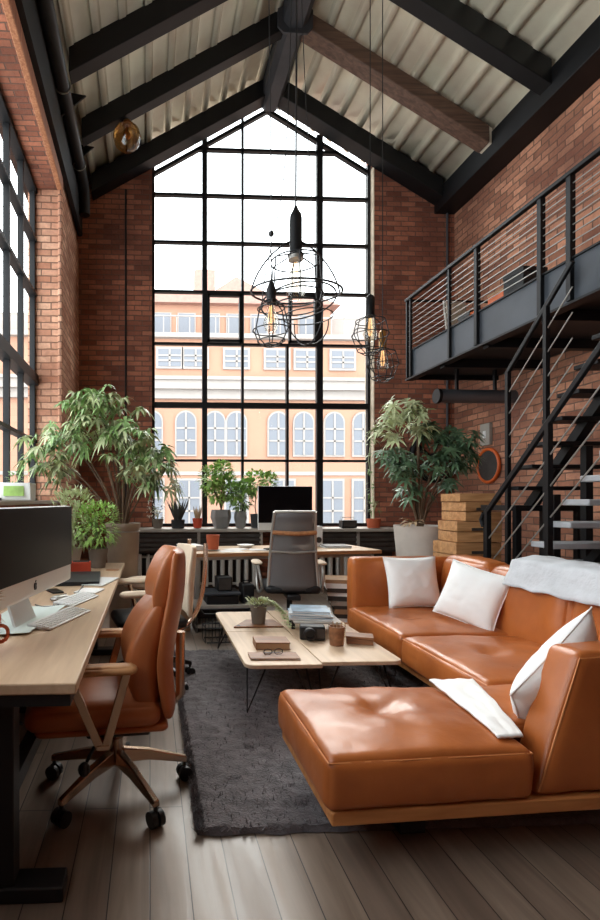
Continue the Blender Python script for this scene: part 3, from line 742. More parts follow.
def keyboard(label, x, y, rz, L=.40, W=.12):
    k = thing('keyboard', label, 'keyboard', (x, y, DZ + .001), rz)
    MB().prism([(-W / 2, 0), (W / 2, 0), (W / 2, .008), (-W / 2, .022)], -L / 2, L / 2, 'XZ').build('body', 'alu', k, bevel=.003)
    ks = MB()
    for i in range(5):
        for j in range(14):
            xx = -W / 2 + .012 + i * (W - .02) / 5; yy = -L / 2 + .008 + j * (L - .012) / 14
            zz = .022 - .014 * ((xx + W / 2) / W) + .001
            ks.box(xx, xx + (W - .02) / 5 * .82, yy, yy + (L - .012) / 14 * .85, zz - .004, zz)
    ks.build('keys', 'white', k)
    return k
keyboard('white slim keyboard nearest the front edge of the long desk', -.415, 2.455, -.33, .40, .115)
keyboard('second white keyboard lying askew behind the nearest keyboard', -.405, 2.90, -.33, .32, .12)
t = thing('trackpad', 'white trackpad between the second keyboard and tablet', 'trackpad', (-.37, 3.20, DZ + .001), -.3)
MB().box(-.07, .07, -.08, .08, 0, .008).build('body', 'white', t, bevel=.003); MB().box(-.062, .062, -.07, .07, .008, .0092).build('touch_surface', 'paper', t)
t = thing('tablet', 'white tablet lying farthest along the desk edge', 'tablet', (-.335, 3.56, DZ + .001), -.25)
MB().box(-.075, .075, -.17, .17, 0, .009).build('body', 'alu', t, bevel=.003); MB().box(-.065, .065, -.155, .155, .009, .0102).build('screen', 'white', t)
t = thing('laptop', 'closed black laptop lying behind the big monitor', 'laptop', (-.50, 3.66, DZ + .001), .08)
MB().box(-.17, .15, -.25, .25, 0, .014).build('base', 'black', t, bevel=.004); MB().box(-.17, .15, -.25, .25, .015, .026).build('lid', 'black', t, bevel=.004)
tag(MB().prism([(-.76, 2.12), (-.50, 2.18), (-.44, 2.74), (-.70, 2.70)], DZ + .010, DZ + .0115, 'XY').build('paper_sheet', mat('mint paper', rgb(214, 226, 220), .6)), 'pale mint paper sheet under the monitor stand', 'paper')
t = thing('computer_mouse', 'flat grey mouse beside the monitor cable', 'mouse', (-.50, 2.93, DZ + .001), .9)
MB().cushion(-.05, .05, -.03, .03, 0, .022, r=.012, puff=.008, n=8, wr=0).build('body', 'grey_metal', t, merge=True); MB().box(.0, .045, -.001, .001, .026, .031).build('wheel', 'black', t)
tag(MB().tube(bez((-.60, 2.75, DZ + .012), (-.45, 2.55, DZ + .008), (-.42, 3.0, DZ + .008), (-.43, 3.38, DZ + .008), 20), .004, 6).build('cable', 'black'), 'thin black cable curling over the oak desk', 'cable')
t = thing('smartphone', 'small phone lying against the laptop', 'phone', (-.58, 3.20, DZ + .001), .5)
MB().box(-.035, .035, -.07, .07, 0, .009).build('body', 'black', t, bevel=.003); MB().box(-.031, .031, -.064, .064, .009, .0098).build('screen', 'black_gloss', t)
t = thing('pen_pot', 'short pink card box next to the plants on the desk', 'box', (-.80, 4.1, DZ + .001), .2)
MB().box(-.06, .06, -.06, .06, 0, .09).build('box', 'kraft', t, bevel=.004); MB().box(-.062, .062, -.062, .062, .088, .1).build('lid', 'kraft', t)
t = thing('power_box', 'black computer tower under the far half of the long desk', 'computer', (-.72, 3.4, 0))
MB().box(-.1, .1, -.22, .22, .01, .45).build('case', 'black', t, bevel=.008); MB().box(.1, .104, -.15, .15, .1, .38).build('side_vent', 'cover_dark', t)
for k, (y, lab) in enumerate(((2.1, 'black cable hanging under the near end of the desk'), (2.55, 'black cable looping below the desk middle'))):
    tag(MB().tube(bez((-.8, y, DZ - .09), (-.9, y + .1, .2), (-.6, y + .2, .1), (-.75, y + .5, .012), 14), .006, 6).build('cable', 'black'), lab, 'cable')

# ------------------------------------------------------------------ office chairs
def star_base(t, material, r=.33, z0=.11, ph=0.3, zh=.18):
    for k in range(5):
        a = 2 * pi * k / 5 + ph; d = Vector((cos(a), sin(a), 0)); s = Vector((-sin(a), cos(a), 0))
        rings = []
        for q, w, h, zc in ((.03, .05, .06, zh), (.15, .045, .045, zh - .015), (r, .032, .028, z0)):
            c = d * q + Vector((0, 0, zc)); rings.append([c - s * w / 2 - Vector((0, 0, h / 2)), c + s * w / 2 - Vector((0, 0, h / 2)), c + s * w / 2 * .7 + Vector((0, 0, h / 2)), c - s * w / 2 * .7 + Vector((0, 0, h / 2))])
        l = MB().loft(rings).build('leg', material, t, bevel=.005)
        c = d * (r - .01) + Vector((0, 0, .033))
        w = MB()
        for sd in (-1, 1):
            q = c + s * sd * .017
            ring = [[q + s * e + (d * cos(2 * pi * i / 16) + Vector((0, 0, 1)) * sin(2 * pi * i / 16)) * .032 for i in range(16)] for e in (-.011, .011)]
            w.loft(ring)
        w.tube([c, c + Vector((0, 0, .05))], .009, 6)
        w.build('caster', 'black', l)
def pad(secs, yw, n=32, sag=.0):
    """upright pad from (x, z, half width, thickness, curve) sections; faces -x"""
    rings = []; fine = []
    for i in range(len(secs) - 1):
        p0, p1, p2, p3 = secs[max(i - 1, 0)], secs[i], secs[i + 1], secs[min(i + 2, len(secs) - 1)]
        for j in range(5):
            t = j / 5
            fine.append(tuple(.5 * (2 * b + (c - a) * t + (2 * a - 5 * b + 4 * c - d) * t * t + (3 * b - a - 3 * c + d) * t ** 3) for a, b, c, d in zip(p0, p1, p2, p3)))
    fine.append(secs[-1])
    fine = [(x, z, max(hw, .02), max(th, .006), cv) for x, z, hw, th, cv in fine]
    for x, z, hw, th, cv in fine:
        R = []
        for i in range(n):
            a = 2 * pi * i / n; ca, sa = cos(a), sin(a)
            yy = hw * math.copysign(abs(ca) ** .45, ca); xx = th / 2 * math.copysign(abs(sa) ** .6, sa)
            R.append(Vector((x + xx - cv * (yy / hw) ** 2, yy, z)))
        rings.append(R)
    return MB().loft(rings)

oc = thing('office_chair', 'orange leather high-back office chair turned to the long desk', 'chair', (-.15, 2.34, 0), radians(6))
MB().cushion(-.37, .17, -.25, .25, .37, .47, r=.045, puff=.025, n=14, wr=.003, side=.01).build('seat', 'leather_chair', oc, merge=True)
MB().cushion(-.33, .20, -.23, .23, .345, .385, r=.02, puff=0, n=8, wr=0).build('seat_shell', 'leather_chair', oc, merge=True)
pad([(.14, .40, .19, .02, .02), (.145, .44, .215, .10, .03), (.125, .55, .225, .15, .04), (.135, .66, .225, .16, .05), (.175, .77, .21, .13, .05), (.205, .85, .18, .06, .04), (.21, .87, .16, .012, .04)], .23).build('backrest', 'leather_chair', oc, smooth=60)
pad([(.235, .40, .21, .01, .02), (.235, .42, .235, .05, .04), (.225, .60, .25, .055, .06), (.25, .75, .24, .055, .07), (.275, .90, .215, .06, .06), (.285, 1.05, .19, .05, .05), (.285, 1.08, .16, .01, .04)], .23).build('back_shell', 'leather_chair', oc, smooth=60)
pad([(.225, .81, .155, .012, .05), (.225, .83, .175, .08, .055), (.235, .92, .18, .11, .06), (.255, 1.02, .17, .09, .05), (.270, 1.07, .15, .06, .04), (.274, 1.085, .13, .012, .04)], .2).build('headrest', 'leather_chair', oc, smooth=60)
MB().tube([(.0, 0, .34), (.2, 0, .33), (.29, 0, .42), (.29, 0, .70)], .022, 10).build('back_bracket', 'chrome', oc)
for s in (-1, 1):
    a = MB().cushion(-.24, .06, s * .285 - .035, s * .285 + .035, .615, .65, r=.016, puff=.004, n=8, wr=0).build('armrest', 'crate_wood', oc, merge=True)
    MB().bar((-.20, s * .285, .62), (-.075, s * .282, .325), .034, .018, (0, 1, 0)).bar((.03, s * .285, .62), (-.055, s * .282, .325), .034, .018, (0, 1, 0)).bar((-.065, s * .295, .33), (-.065, s * .1, .325), .05, .02).build('arm_strut', 'chrome', a, bevel=.003)
MB().box(-.13, .13, -.20, .20, .325, .35).build('mechanism', 'black', oc, bevel=.008)
MB().tube([(0, 0, .12), (0, 0, .24)], .03, 14).tube([(0, 0, .22), (0, 0, .34)], .02, 12).build('gas_lift', 'chrome', oc)
MB().tube([(-.02, -.1, .335), (-.10, -.24, .31), (-.13, -.28, .27)], .007, 6).cushion(-.15, -.125, -.30, -.275, .22, .28, r=.012, puff=0, n=6, wr=0).build('lever', 'black', oc)
star_base(oc, 'chrome', .33, .095, 0.15, .16)

# second chair with cream seat, beyond the orange one
c2 = thing('office_chair', 'office chair with cream arms and curved chrome back frame behind the orange one', 'chair', (.02, 3.72, 0), radians(12))
MB().cushion(-.27, .2, -.23, .23, .42, .49, r=.03, puff=.015, n=10, wr=0).build('seat', 'black', c2, merge=True)
pad([(.25, .50, .20, .01, .03), (.25, .52, .215, .045, .04), (.27, .75, .22, .05, .06), (.29, .95, .20, .04, .05), (.29, .97, .18, .01, .05)], .2).build('backrest', 'cream', c2, smooth=60)
for s in (-1, 1):
    MB().tube(bez((.10, s * .2, .40), (.28, s * .22, .42), (.33, s * .23, .7), (.33, s * .2, 1.0), 10), .016, 8).build('back_frame', 'chrome', c2)
    a = MB().cushion(-.27, .02, s * .28 - .04, s * .28 + .04, .66, .70, r=.018, puff=.004, n=8, wr=0).build('armrest', 'cream', c2, merge=True)
    MB().tube([(-.12, s * .28, .66), (-.08, s * .27, .5), (0, s * .18, .41)], .016, 8).build('arm_strut', 'chrome', a)
MB().tube([(0, 0, .12), (0, 0, .43)], .026, 12).build('gas_lift', 'black', c2)
star_base(c2, 'black', .31, .095, .2, .16)
# round cream stool past the desk end
st = thing('stool', 'round cream topped stool at the far end of the long desk', 'stool', (-.05, 4.86, 0))
MB().lathe([(0.0005, .50), (.19, .50), (.205, .52), (.20, .555), (.16, .57), (.0005, .575)], n=32).build('seat', 'cream', st)
for k in range(4):
    a = pi / 4 + k * pi / 2; MB().tube([(cos(a) * .14, sin(a) * .14, .50), (cos(a) * .2, sin(a) * .2, 0)], .012, 8).build('leg', 'grey_metal', st)
MB().tube(circ((0, 0, .2), .175, 30), .007, 6, True).build('foot_ring', 'grey_metal', st)

# ------------------------------------------------------------------ back desk
BD = (1.42, 5.86, 0); BR = radians(8)
bk = thing('back_desk', 'pale oak desk facing the tall window with mesh chair', 'desk', BD, BR)
MB().box(-1.08, 1.08, -.40, .40, .715, .75).build('desktop', 'desk_wood_x', bk, bevel=.004)
MB().box(-1.078, 1.078, -.408, -.4005, .712, .748).build('front_edge', 'edge_wood', bk)
MB().box(-1.0, 1.0, -.33, .33, .67, .714).build('under_frame', 'grey_metal', bk)
for x in (-.98, .98):
    for y in (-.30, .30):
        MB().box(x - .025, x + .025, y - .025, y + .025, 0, .67).build('leg', 'grey_metal', bk, bevel=.004)
def on_back(x, y, z=.751):
    v = Matrix.Rotation(BR, 3, 'Z') @ Vector((x, y, 0)); return (BD[0] + v.x, BD[1] + v.y, z)
mo = thing('monitor', 'black screened monitor with silver stand on the back desk', 'monitor', on_back(.17, .10), BR - .02)
MB().cushion(-.33, .33, 0, .03, .20, .71, r=.01, puff=0, n=6, wr=0, side=0).build('housing', 'alu', mo, merge=True)
MB().box(-.328, .328, -.004, .0005, .285, .708).build('screen', 'black_gloss', mo)
MB().loft([[Vector((x, y, z)) for x, y in ((-w_, y0), (w_, y0), (w_, y0 + .012), (-w_, y0 + .012))] for w_, y0, z in ((.10, .03, .006), (.09, .07, .1), (.08, .035, .3))]).build('stand_neck', 'alu', mo)
MB().box(-.12, .12, -.10, .08, 0, .008).build('stand_foot', 'alu', mo, bevel=.003)
t = thing('speaker', 'white upright speaker box right of the back monitor', 'speaker', on_back(.58, .16), BR)
MB().box(-.05, .05, -.07, .07, 0, .24).build('case', 'white', t, bevel=.006); MB().lathe([(0.0005, 0), (.035, 0), (.035, .004), (.0005, .004)], (0, 0, 0), 20).build('cone', 'cover_dark', t)
t.children[1].rotation_euler = (pi / 2, 0, 0); t.children[1].location = (0, -.071, .08)
t = pot('plant_cup', [(0.0005, 0), (.058, 0), (.074, .17), (.065, .17), (.058, .13), (.0005, .13)], 'terracotta', 'terracotta cup standing on the left half of the back desk', 'cup', on_back(-.76, -.12))
MB().lathe([(0.0005, -.006), (.075, -.006), (.085, .006), (.0005, .006)], (0, 0, .007)).build('saucer', 'slab', t)
t = thing('paper_stack', 'stack of white papers at the left end of the back desk', 'paper', on_back(-.98, .04), BR + .15)
for k in range(4): MB().cbox((rnd(-.01, .01), rnd(-.01, .01), .008 + k * .013), (.22, .30, .012), rnd(-.1, .1)).build('sheet_bundle', 'paper', t)
for k, (x, y, r_, lab) in enumerate(((-.48, -.05, .3, 'open white papers between cup and mesh chair'), (-.22, -.15, -.3, 'white sheet lying just left of the mesh chair'), (-.60, -.24, .1, 'white sheet close to the front edge of the back desk'))):
    tag(MB().cbox(on_back(x, y, .753), (.26, .19, .003), BR + r_).build('paper_sheet', 'paper'), lab, 'paper')
t = thing('bowl', 'shallow white bowl of pens on the back desk', 'bowl', on_back(-.30, .14))
MB().lathe([(0.0005, 0), (.06, 0), (.1, .035), (.094, .035), (.055, .008), (.0005, .008)]).build('bowl', 'white', t)
t = thing('laptop', 'silver notebook with dark rim right of the mesh chair', 'laptop', on_back(.72, -.05), BR - .1)
MB().box(-.15, .15, -.10, .10, 0, .016).build('base', 'alu', t, bevel=.004); MB().cbox((0, 0, .023), (.3, .2, .010), 0, radians(3)).build('lid', 'cover_dark', t)
t = thing('keyboard', 'dark keyboard in front of the back monitor', 'keyboard', on_back(.02, -.17), BR)
MB().box(-.2, .2, -.06, .06, 0, .014).build('body', 'cover_dark', t, bevel=.003)
ks = MB()
for i in range(13):
    for j in range(4): ks.box(-.19 + i * .0295, -.166 + i * .0295, -.052 + j * .027, -.03 + j * .027, .0135, .017)
ks.build('keys', 'black', t)

# mesh chair seen from behind
mc = thing('mesh_chair', 'grey mesh task chair with pale frame at the back desk', 'chair', (1.36, 5.02, 0), radians(-96))
bx = lambda z: .24 + .10 * ((z - .45) / .75) ** 2 - .03 * sin((z - .45) / .75 * pi)
MB().grid(lambda u, v: Vector((bx(.46 + .72 * u) - .05 * (2 * v - 1) ** 2 + .02, (.235 - .05 * u) * (2 * v - 1), .46 + .72 * u)), 14, 10).build('backrest', 'mesh_back', mc, solid=.006)
fo = []
for i in range(15): z = .44 + .75 * i / 14; fo.append(Vector((bx(z) - .03, .235 - .05 * i / 14, z)))
fr = MB().tube(fo, .014, 8).tube([Vector((p.x, -p.y, p.z)) for p in fo], .014, 8).tube([fo[-1], Vector((fo[-1].x + .03, 0, fo[-1].z)), Vector((fo[-1].x, -fo[-1].y, fo[-1].z))], .014, 8)
fr.build('back_frame', 'grey_metal', mc)
MB().tube([(bx(1.02) + .0, .20, 1.0), (bx(1.02) + .035, 0, .99), (bx(1.02) + .0, -.20, 1.0)], .020, 8).build('lumbar_band', 'edge_wood', mc)
MB().tube([(bx(.83) + .0, .21, .82), (bx(.83) + .03, 0, .81), (bx(.83) + .0, -.21, .82)], .010, 8).build('cross_band', 'grey_metal', mc)
MB().cushion(-.26, .24, -.25, .25, .42, .50, r=.03, puff=.015, n=10, wr=0).build('seat', 'black', mc, merge=True)
for s in (-1, 1):
    a = MB().cushion(-.20, .06, s * .31 - .04, s * .31 + .04, .67, .70, r=.014, puff=.004, n=6, wr=0).build('armrest', 'cream', mc, merge=True)
    MB().tube(bez((-.10, s * .31, .68), (-.12, s * .31, .40), (.06, s * .31, .36), (.14, s * .28, .46), 10) + bez((.14, s * .28, .46), (.16, s * .3, .58), (.08, s * .31, .66), (.02, s * .31, .68), 6)[1:], .014, 8).build('arm_loop', 'grey_metal', a)
MB().tube([(0, 0, .12), (0, 0, .43)], .027, 12).build('gas_lift', 'black', mc)
MB().box(-.12, .28, -.06, .06, .37, .42).build('mechanism', 'black', mc, bevel=.01)
star_base(mc, 'black', .31, .095, .5, .16)

# low grey shelf unit left of the mesh chair, with things on it
sh = thing('low_shelf', 'low grey shelf unit left of the mesh chair', 'shelf', (.72, 5.22, 0), .05)
MB().box(-.30, .34, -.17, .17, .24, .27).build('top', 'slab', sh, bevel=.005); MB().box(-.28, .32, -.15, .15, .05, .08).build('bottom_shelf', 'slab', sh)
for x in (-.28, .30): MB().box(x, x + .02, -.15, .15, 0, .24).build('side_panel', 'cover_dark', sh)
MB().box(-.26, .30, .13, .15, .08, .24).build('back_panel', 'cover_dark', sh)
t = thing('printer', 'black printer with grey lid on the low shelf', 'printer', (.70, 5.22, .271), .05)
MB().box(-.15, .17, -.13, .13, 0, .09).build('body', 'black', t, bevel=.012); MB().box(-.18, .19, -.15, .14, .09, .12).build('lid', 'steel_blue', t, bevel=.01)
t = thing('cube_speaker', 'small black cube speaker on top of the printer', 'speaker', (.74, 5.22, .392), .1)
MB().box(-.075, .075, -.075, .075, 0, .14).build('case', 'black', t, bevel=.01); MB().box(-.06, .06, -.079, -.074, .015, .125).build('front_grille', 'cover_dark', t)
t = thing('camera_case', 'black case leaning at the right end of the low shelf', 'case', (.97, 5.20, .271), .1)
MB().box(-.06, .06, -.08, .08, 0, .19).build('case', 'black', t, bevel=.012); MB().tube([(-.03, 0, .19), (-.03, 0, .22), (.03, 0, .22), (.03, 0, .19)], .007, 6).build('handle', 'black', t)
t = thing('paper_stack', 'loose white papers on a carton beside the low shelf', 'paper', (.26, 5.30, .22), .1)
for k in range(3): MB().cbox((rnd(-.01, .01), rnd(-.01, .01), .008 + k * .014), (.24, .30, .012), rnd(-.08, .08)).build('sheet_bundle', 'paper', t)
t = thing('carton', 'brown carton carrying loose papers on the floor', 'box', (.26, 5.30, 0), .08)
MB().box(-.13, .13, -.16, .16, 0, .20).build('box', 'kraft', t, bevel=.004); MB().box(-.135, .135, -.165, .165, .17, .218).build('lid', 'kraft', t, bevel=.003)
# rack of cables and tools between table and mesh chair
t = thing('wire_basket', 'black wire basket on the floor before the mesh chair', 'basket', (.74, 4.74, 0), .05)
for z, r_ in ((.02, .9), (.15, .95), (.28, 1.0)):
    MB().tube([(-.26 * r_, -.10 * r_, z), (.26 * r_, -.10 * r_, z), (.26 * r_, .10 * r_, z), (-.26 * r_, .10 * r_, z)], .007, 6, True).build('rim', 'black', t)
wv = MB()
for k in range(9): x = -.25 + k * .0625; wv.tube([(x, -.10, .28), (x, -.09, .02), (x, .09, .02), (x, .10, .28)], .004, 5)
wv.build('wire_bars', 'black', t)
# piled folders right of the mesh chair
t = thing('pallet', 'low wooden pallet carrying piled folders next to the sofa', 'pallet', (2.07, 5.10, 0), -.25)
for y in (-.16, 0, .16): MB().box(-.26, .26, y - .035, y + .035, 0, .08).build('runner', 'crate_wood', t)
MB().box(-.27, .27, -.21, .21, .08, .11).build('deck', 'crate_wood', t, bevel=.004)
fm = ['paper', 'cover_dark', 'kraft', 'cover_dark', 'slab', 'cover_dark', 'paper', 'cover_dark', 'paper', 'kraft']
fl = ['lowest', 'second', 'third', 'fourth', 'fifth', 'sixth', 'seventh', 'eighth', 'ninth', 'topmost']
fc = {'paper': 'white', 'cover_dark': 'dark', 'kraft': 'brown', 'slab': 'grey'}
z = .111
for k in range(10):
    h = .036 + .006 * (k % 3)
    b_ = thing('folder', '%s folder, %s in the pile on the low pallet' % (fc[fm[k]], fl[k]), 'folder', (2.07 - k * .012 + rnd(-.01, .01), 5.10, z), -.25 + rnd(-.08, .08), 'folders piled on the pallet')
    MB().box(-.22, .22, -.155, .155, .004, h - .005).build('pages', 'paper', b_)
    MB().box(-.23, .23, -.165, .165, 0, .004).box(-.23, .23, -.165, .165, h - .005, h - .001).box(-.23, .23, -.166, -.161, 0, h - .001).build('cover', fm[k], b_)
    z += h

# ------------------------------------------------------------------ rug
rg = MB()
def rugpt(u, v):
    x = .18 + 2.4 * u; y = 2.0 + 2.42 * v
    e = .012 * noise.noise(Vector((x * 9, y * 9, 3)))
    x += (e if u in (0, 1) else 0); y += (e * 1.3 if v in (0, 1) else 0)
    edge = 1 if 0 < u < 1 and 0 < v < 1 else 0
    return Vector((x, y, .004 + edge * (.020 + .010 * noise.noise(Vector((x * 22, y * 16, 0))) + .006 * noise.noise(Vector((x * 60, y * 50, 0))))))
rg.grid(rugpt, 150, 150)
ru = thing('rug', 'shaggy charcoal rug under the coffee tables and sofa', 'rug')
rg.build('pile', 'rug', ru)
pm = MB()
for k in range(16000):
    x = .18 + 2.4 * random.random() ** .75 if k % 5 else .18 + rnd(0, .03); y = rnd(2.0, 4.42) if k % 4 else 2.0 + rnd(0, 2.42) * random.random()
    if x > 1.9 or (x > .75 and y < 2.4): continue
    a = rnd(0, 2 * pi); d = Vector((cos(a), sin(a), rnd(.6, 1.6))).normalized(); s = Vector((-sin(a), cos(a), 0)) * .0035; L = rnd(.02, .035); q = Vector((x, y, .016))
    pm.add([q - s, q + s, q + d * L], [(0, 1, 2)])
tf = pm.build('tufts', 'rug', ru); tf['kind'] = 'stuff'

# ------------------------------------------------------------------ coffee tables
def coffee_table(label, x0, x1, y0, y1, split, corners):
    t = thing('coffee_table', label, 'table', ((x0 + x1) / 2, (y0 + y1) / 2, 0), 0, 'pair of coffee tables on the rug')
    hx, hy = (x1 - x0) / 2, (y1 - y0) / 2
    def rpoly(a0, a1, b0, b1, r, cs):
        out = []
        for i, (cx, cy, st_) in enumerate(((a1, b1, 0), (a0, b1, 1), (a0, b0, 2), (a1, b0, 3))):
            rr = r if i in cs else .008
            ox = cx - rr if cx == a1 else cx + rr; oy = cy - rr if cy == b1 else cy + rr
            for k in range(7): an = (st_ + k / 6) * pi / 2; out.append((ox + rr * cos(an), oy + rr * sin(an)))
        return out
    ys = [-hy, hy] if split is None else [-hy, split - (y0 + y1) / 2, hy]
    for i in range(len(ys) - 1):
        cs = set(corners)
        if len(ys) == 3: cs = {c for c in corners if (c in (0, 1)) == (i == 1)}
        MB().prism(rpoly(-hx, hx, ys[i] + (.0015 if i else 0), ys[i + 1] - (.0015 if i == 0 and len(ys) == 3 else 0), .06, cs), .308, .332, 'XY').build('tabletop', 'table_wood', t, bevel=.004)
    for sx in (-1, 1):
        for sy in (-1, 1):
            bxp = Vector((sx * (hx - .05), sy * (hy - .10), .306)); ft = Vector((sx * (hx - .02), sy * (hy - .06), .034))
            l = MB().tube([bxp + Vector((-sx * .10, 0, 0)), ft, bxp + Vector((0, -sy * .12, 0))], .006, 7).box(min(bxp.x, bxp.x - sx * .11) - .01, max(bxp.x, bxp.x - sx * .11) + .01, min(bxp.y, bxp.y - sy * .13) - .01, max(bxp.y, bxp.y - sy * .13) + .01, .304, .308)
            l.build('leg', 'black', t)
    return t
coffee_table('two-panel pale wooden coffee table with hairpin legs carrying the succulent', .56, 1.018, 3.02, 4.48, 3.80, (1, 2))
coffee_table('one-piece pale wooden coffee table with hairpin legs nearest the sofa', 1.024, 1.53, 3.06, 4.52, None, (0, 3))
TZ = .333
t = thing('serving_board', 'flat wooden board under the succulent pot', 'board', (.83, 3.98, TZ), -.1)
MB().prism([(-.19, -.10), (.19, -.06), (.14, .16), (-.08, .14)], 0, .012, 'XY').build('board', 'box_wood', t, bevel=.003); MB().lathe([(.0005, 0), (.012, 0), (.012, .002), (.0005, .002)], (-.15, -.07, .0125), 12).build('hole', 'cover_dark', t)
p = pot('succulent', simple_prof(.05, .065, .14), 'stone', 'trailing grey green succulent in a stone pot on the coffee table', 'plant', (.84, 4.0, TZ + .013), soil=(.055, .12))
f = MB()
for k in range(170):
    v = Vector((rnd(-1, 1), rnd(-1, 1), rnd(0, 1)));
    f.leaf((v.x * .07, v.y * .07, .13 + v.z * .05), v + Vector((0, 0, .2)), (0, 0, 1), .035, .014, .2)
for s in range(5):
    pts = bez((.03, -.02 + s * .012, .16), (.12, -.03 + s * .012, .19), (.16 + s * .006, -.06, .10), (.19 + s * .012, -.10 - s * .015, .004), 14)
    for q in pts:
        for k in range(4): f.leaf(q, (rnd(-1, 1), rnd(-1, 1), rnd(-.2, .8)), (0, 0, 1), .03, .013, .2)
f.build('foliage', 'leaf_pale', p)
bk_ = thing('book', 'thick brown book on the near panel of the coffee table', 'book', (.80, 3.40, TZ), -.06)
MB().box(-.105, .105, -.075, .075, .005, .042).build('pages', 'kraft', bk_); MB().box(-.11, .11, -.08, .08, 0, .006).box(-.11, .11, -.08, .08, .041, .047).box(-.112, -.106, -.08, .08, 0, .047).build('cover', 'box_wood', bk_, bevel=.002)
t = thing('notebook', 'slim dark notebook under the folded glasses', 'notebook', (.76, 3.17, TZ), -.04)
MB().box(-.145, .145, -.06, .06, .002, .01).build('pages', 'paper', t); MB().box(-.15, .15, -.065, .065, 0, .0025).box(-.15, .15, -.065, .065, .0098, .0122).build('cover', 'box_wood', t)
t = thing('eyeglasses', 'folded black glasses lying on the slim notebook', 'glasses', (.76, 3.18, TZ + .014), .1)
MB().tube(circ((-.035, 0, .016), .026, 20, pi / 2, 0, .018), .0025, 5, True).tube(circ((.035, 0, .016), .026, 20, pi / 2, 0, .018), .0025, 5, True).tube([(-.01, 0, .02), (.01, 0, .02)], .0025, 5).build('rim', 'black', t)
for s in (-1, 1): MB().tube([(s * .061, 0, .02), (s * .05, .02, .004), (-s * .05, .03 + s * .004, .003)], .0025, 5).build('temple', 'black', t)
t = thing('camera', 'black camera body under the magazines', 'camera', (1.13, 3.58, TZ), -.25)
MB().box(-.085, .085, -.05, .05, 0, .095).build('body', 'black', t, bevel=.01); MB().lathe([(.0005, 0), (.04, 0), (.042, .05), (.03, .055), (.03, .03), (.0005, .03)], (0, 0, 0), 24).build('lens', 'black', t)
t.children[1].rotation_euler = (pi / 2, 0, 0); t.children[1].location = (-.02, -.05, .05)
MB().box(.03, .08, -.052, -.048, .02, .08).build('grip', 'cover_dark', t)
t = thing('tray', 'grey tray carrying the magazines above the camera', 'tray', (1.22, 3.82, TZ), -.12)
MB().box(-.17, .17, -.16, .16, .080, .092).build('tray_top', 'slab', t, bevel=.003)
for x in (-.15, .15):
    for y in (.02, .14): MB().box(x - .012, x + .012, y - .012, y + .012, 0, .08).build('leg', 'black', t)
for k, (mt, lab, w, d, r_) in enumerate((('cover_pale', 'pale magazine at the bottom of the tray pile', .31, .30, -.15), ('cover_blue', 'blue grey magazine in the middle of the tray pile', .30, .28, -.05), ('cover_pale', 'thin pale magazine second from the top of the tray pile', .30, .28, -.2), ('cover_blue', 'blue magazine on the very top of the tray pile', .27, .25, -.1))):
    m_ = thing('magazine', lab, 'magazine', (1.20, 3.86, TZ + .093 + k * .0155), r_ - .1, 'magazines on the tray')
    MB().box(-w / 2 + .003, w / 2 - .003, -d / 2 + .003, d / 2 - .003, .002, .012).build('pages', 'paper', m_); MB().box(-w / 2, w / 2, -d / 2, d / 2, 0, .0022).box(-w / 2, w / 2, -d / 2, d / 2, .0118, .0142).build('cover', mt, m_)
t = thing('pencil_cup', 'small brown leather cup beside the black camera', 'cup', (1.245, 3.42, TZ), .2)
MB().lathe([(.0005, 0), (.045, 0), (.052, .125), (.045, .125), (.04, .01), (.0005, .01)], n=20).build('cup', 'box_wood', t)
for k in range(3): MB().tube([(rnd(-.02, .02), rnd(-.02, .02), .02), (rnd(-.04, .04), rnd(-.04, .04), .15)], .004, 6).build('pencil', 'kraft', t)
t = thing('wooden_box', 'flat lidded wooden box on the coffee table corner by the sofa', 'box', (1.42, 3.47, TZ), -.35)
MB().box(-.085, .085, -.06, .06, 0, .034).build('box', 'box_wood', t, bevel=.003); MB().box(-.088, .088, -.063, .063, .036, .052).build('lid', 'box_wood', t, bevel=.003)
t = thing('tumbler', 'clear glass tumbler behind the brown cup', 'glass', (1.35, 3.62, TZ))
MB().lathe([(.0005, 0), (.03, 0), (.036, .1), (.033, .1), (.028, .006), (.0005, .006)], n=24).build('tumbler_glass', 'clear', t)

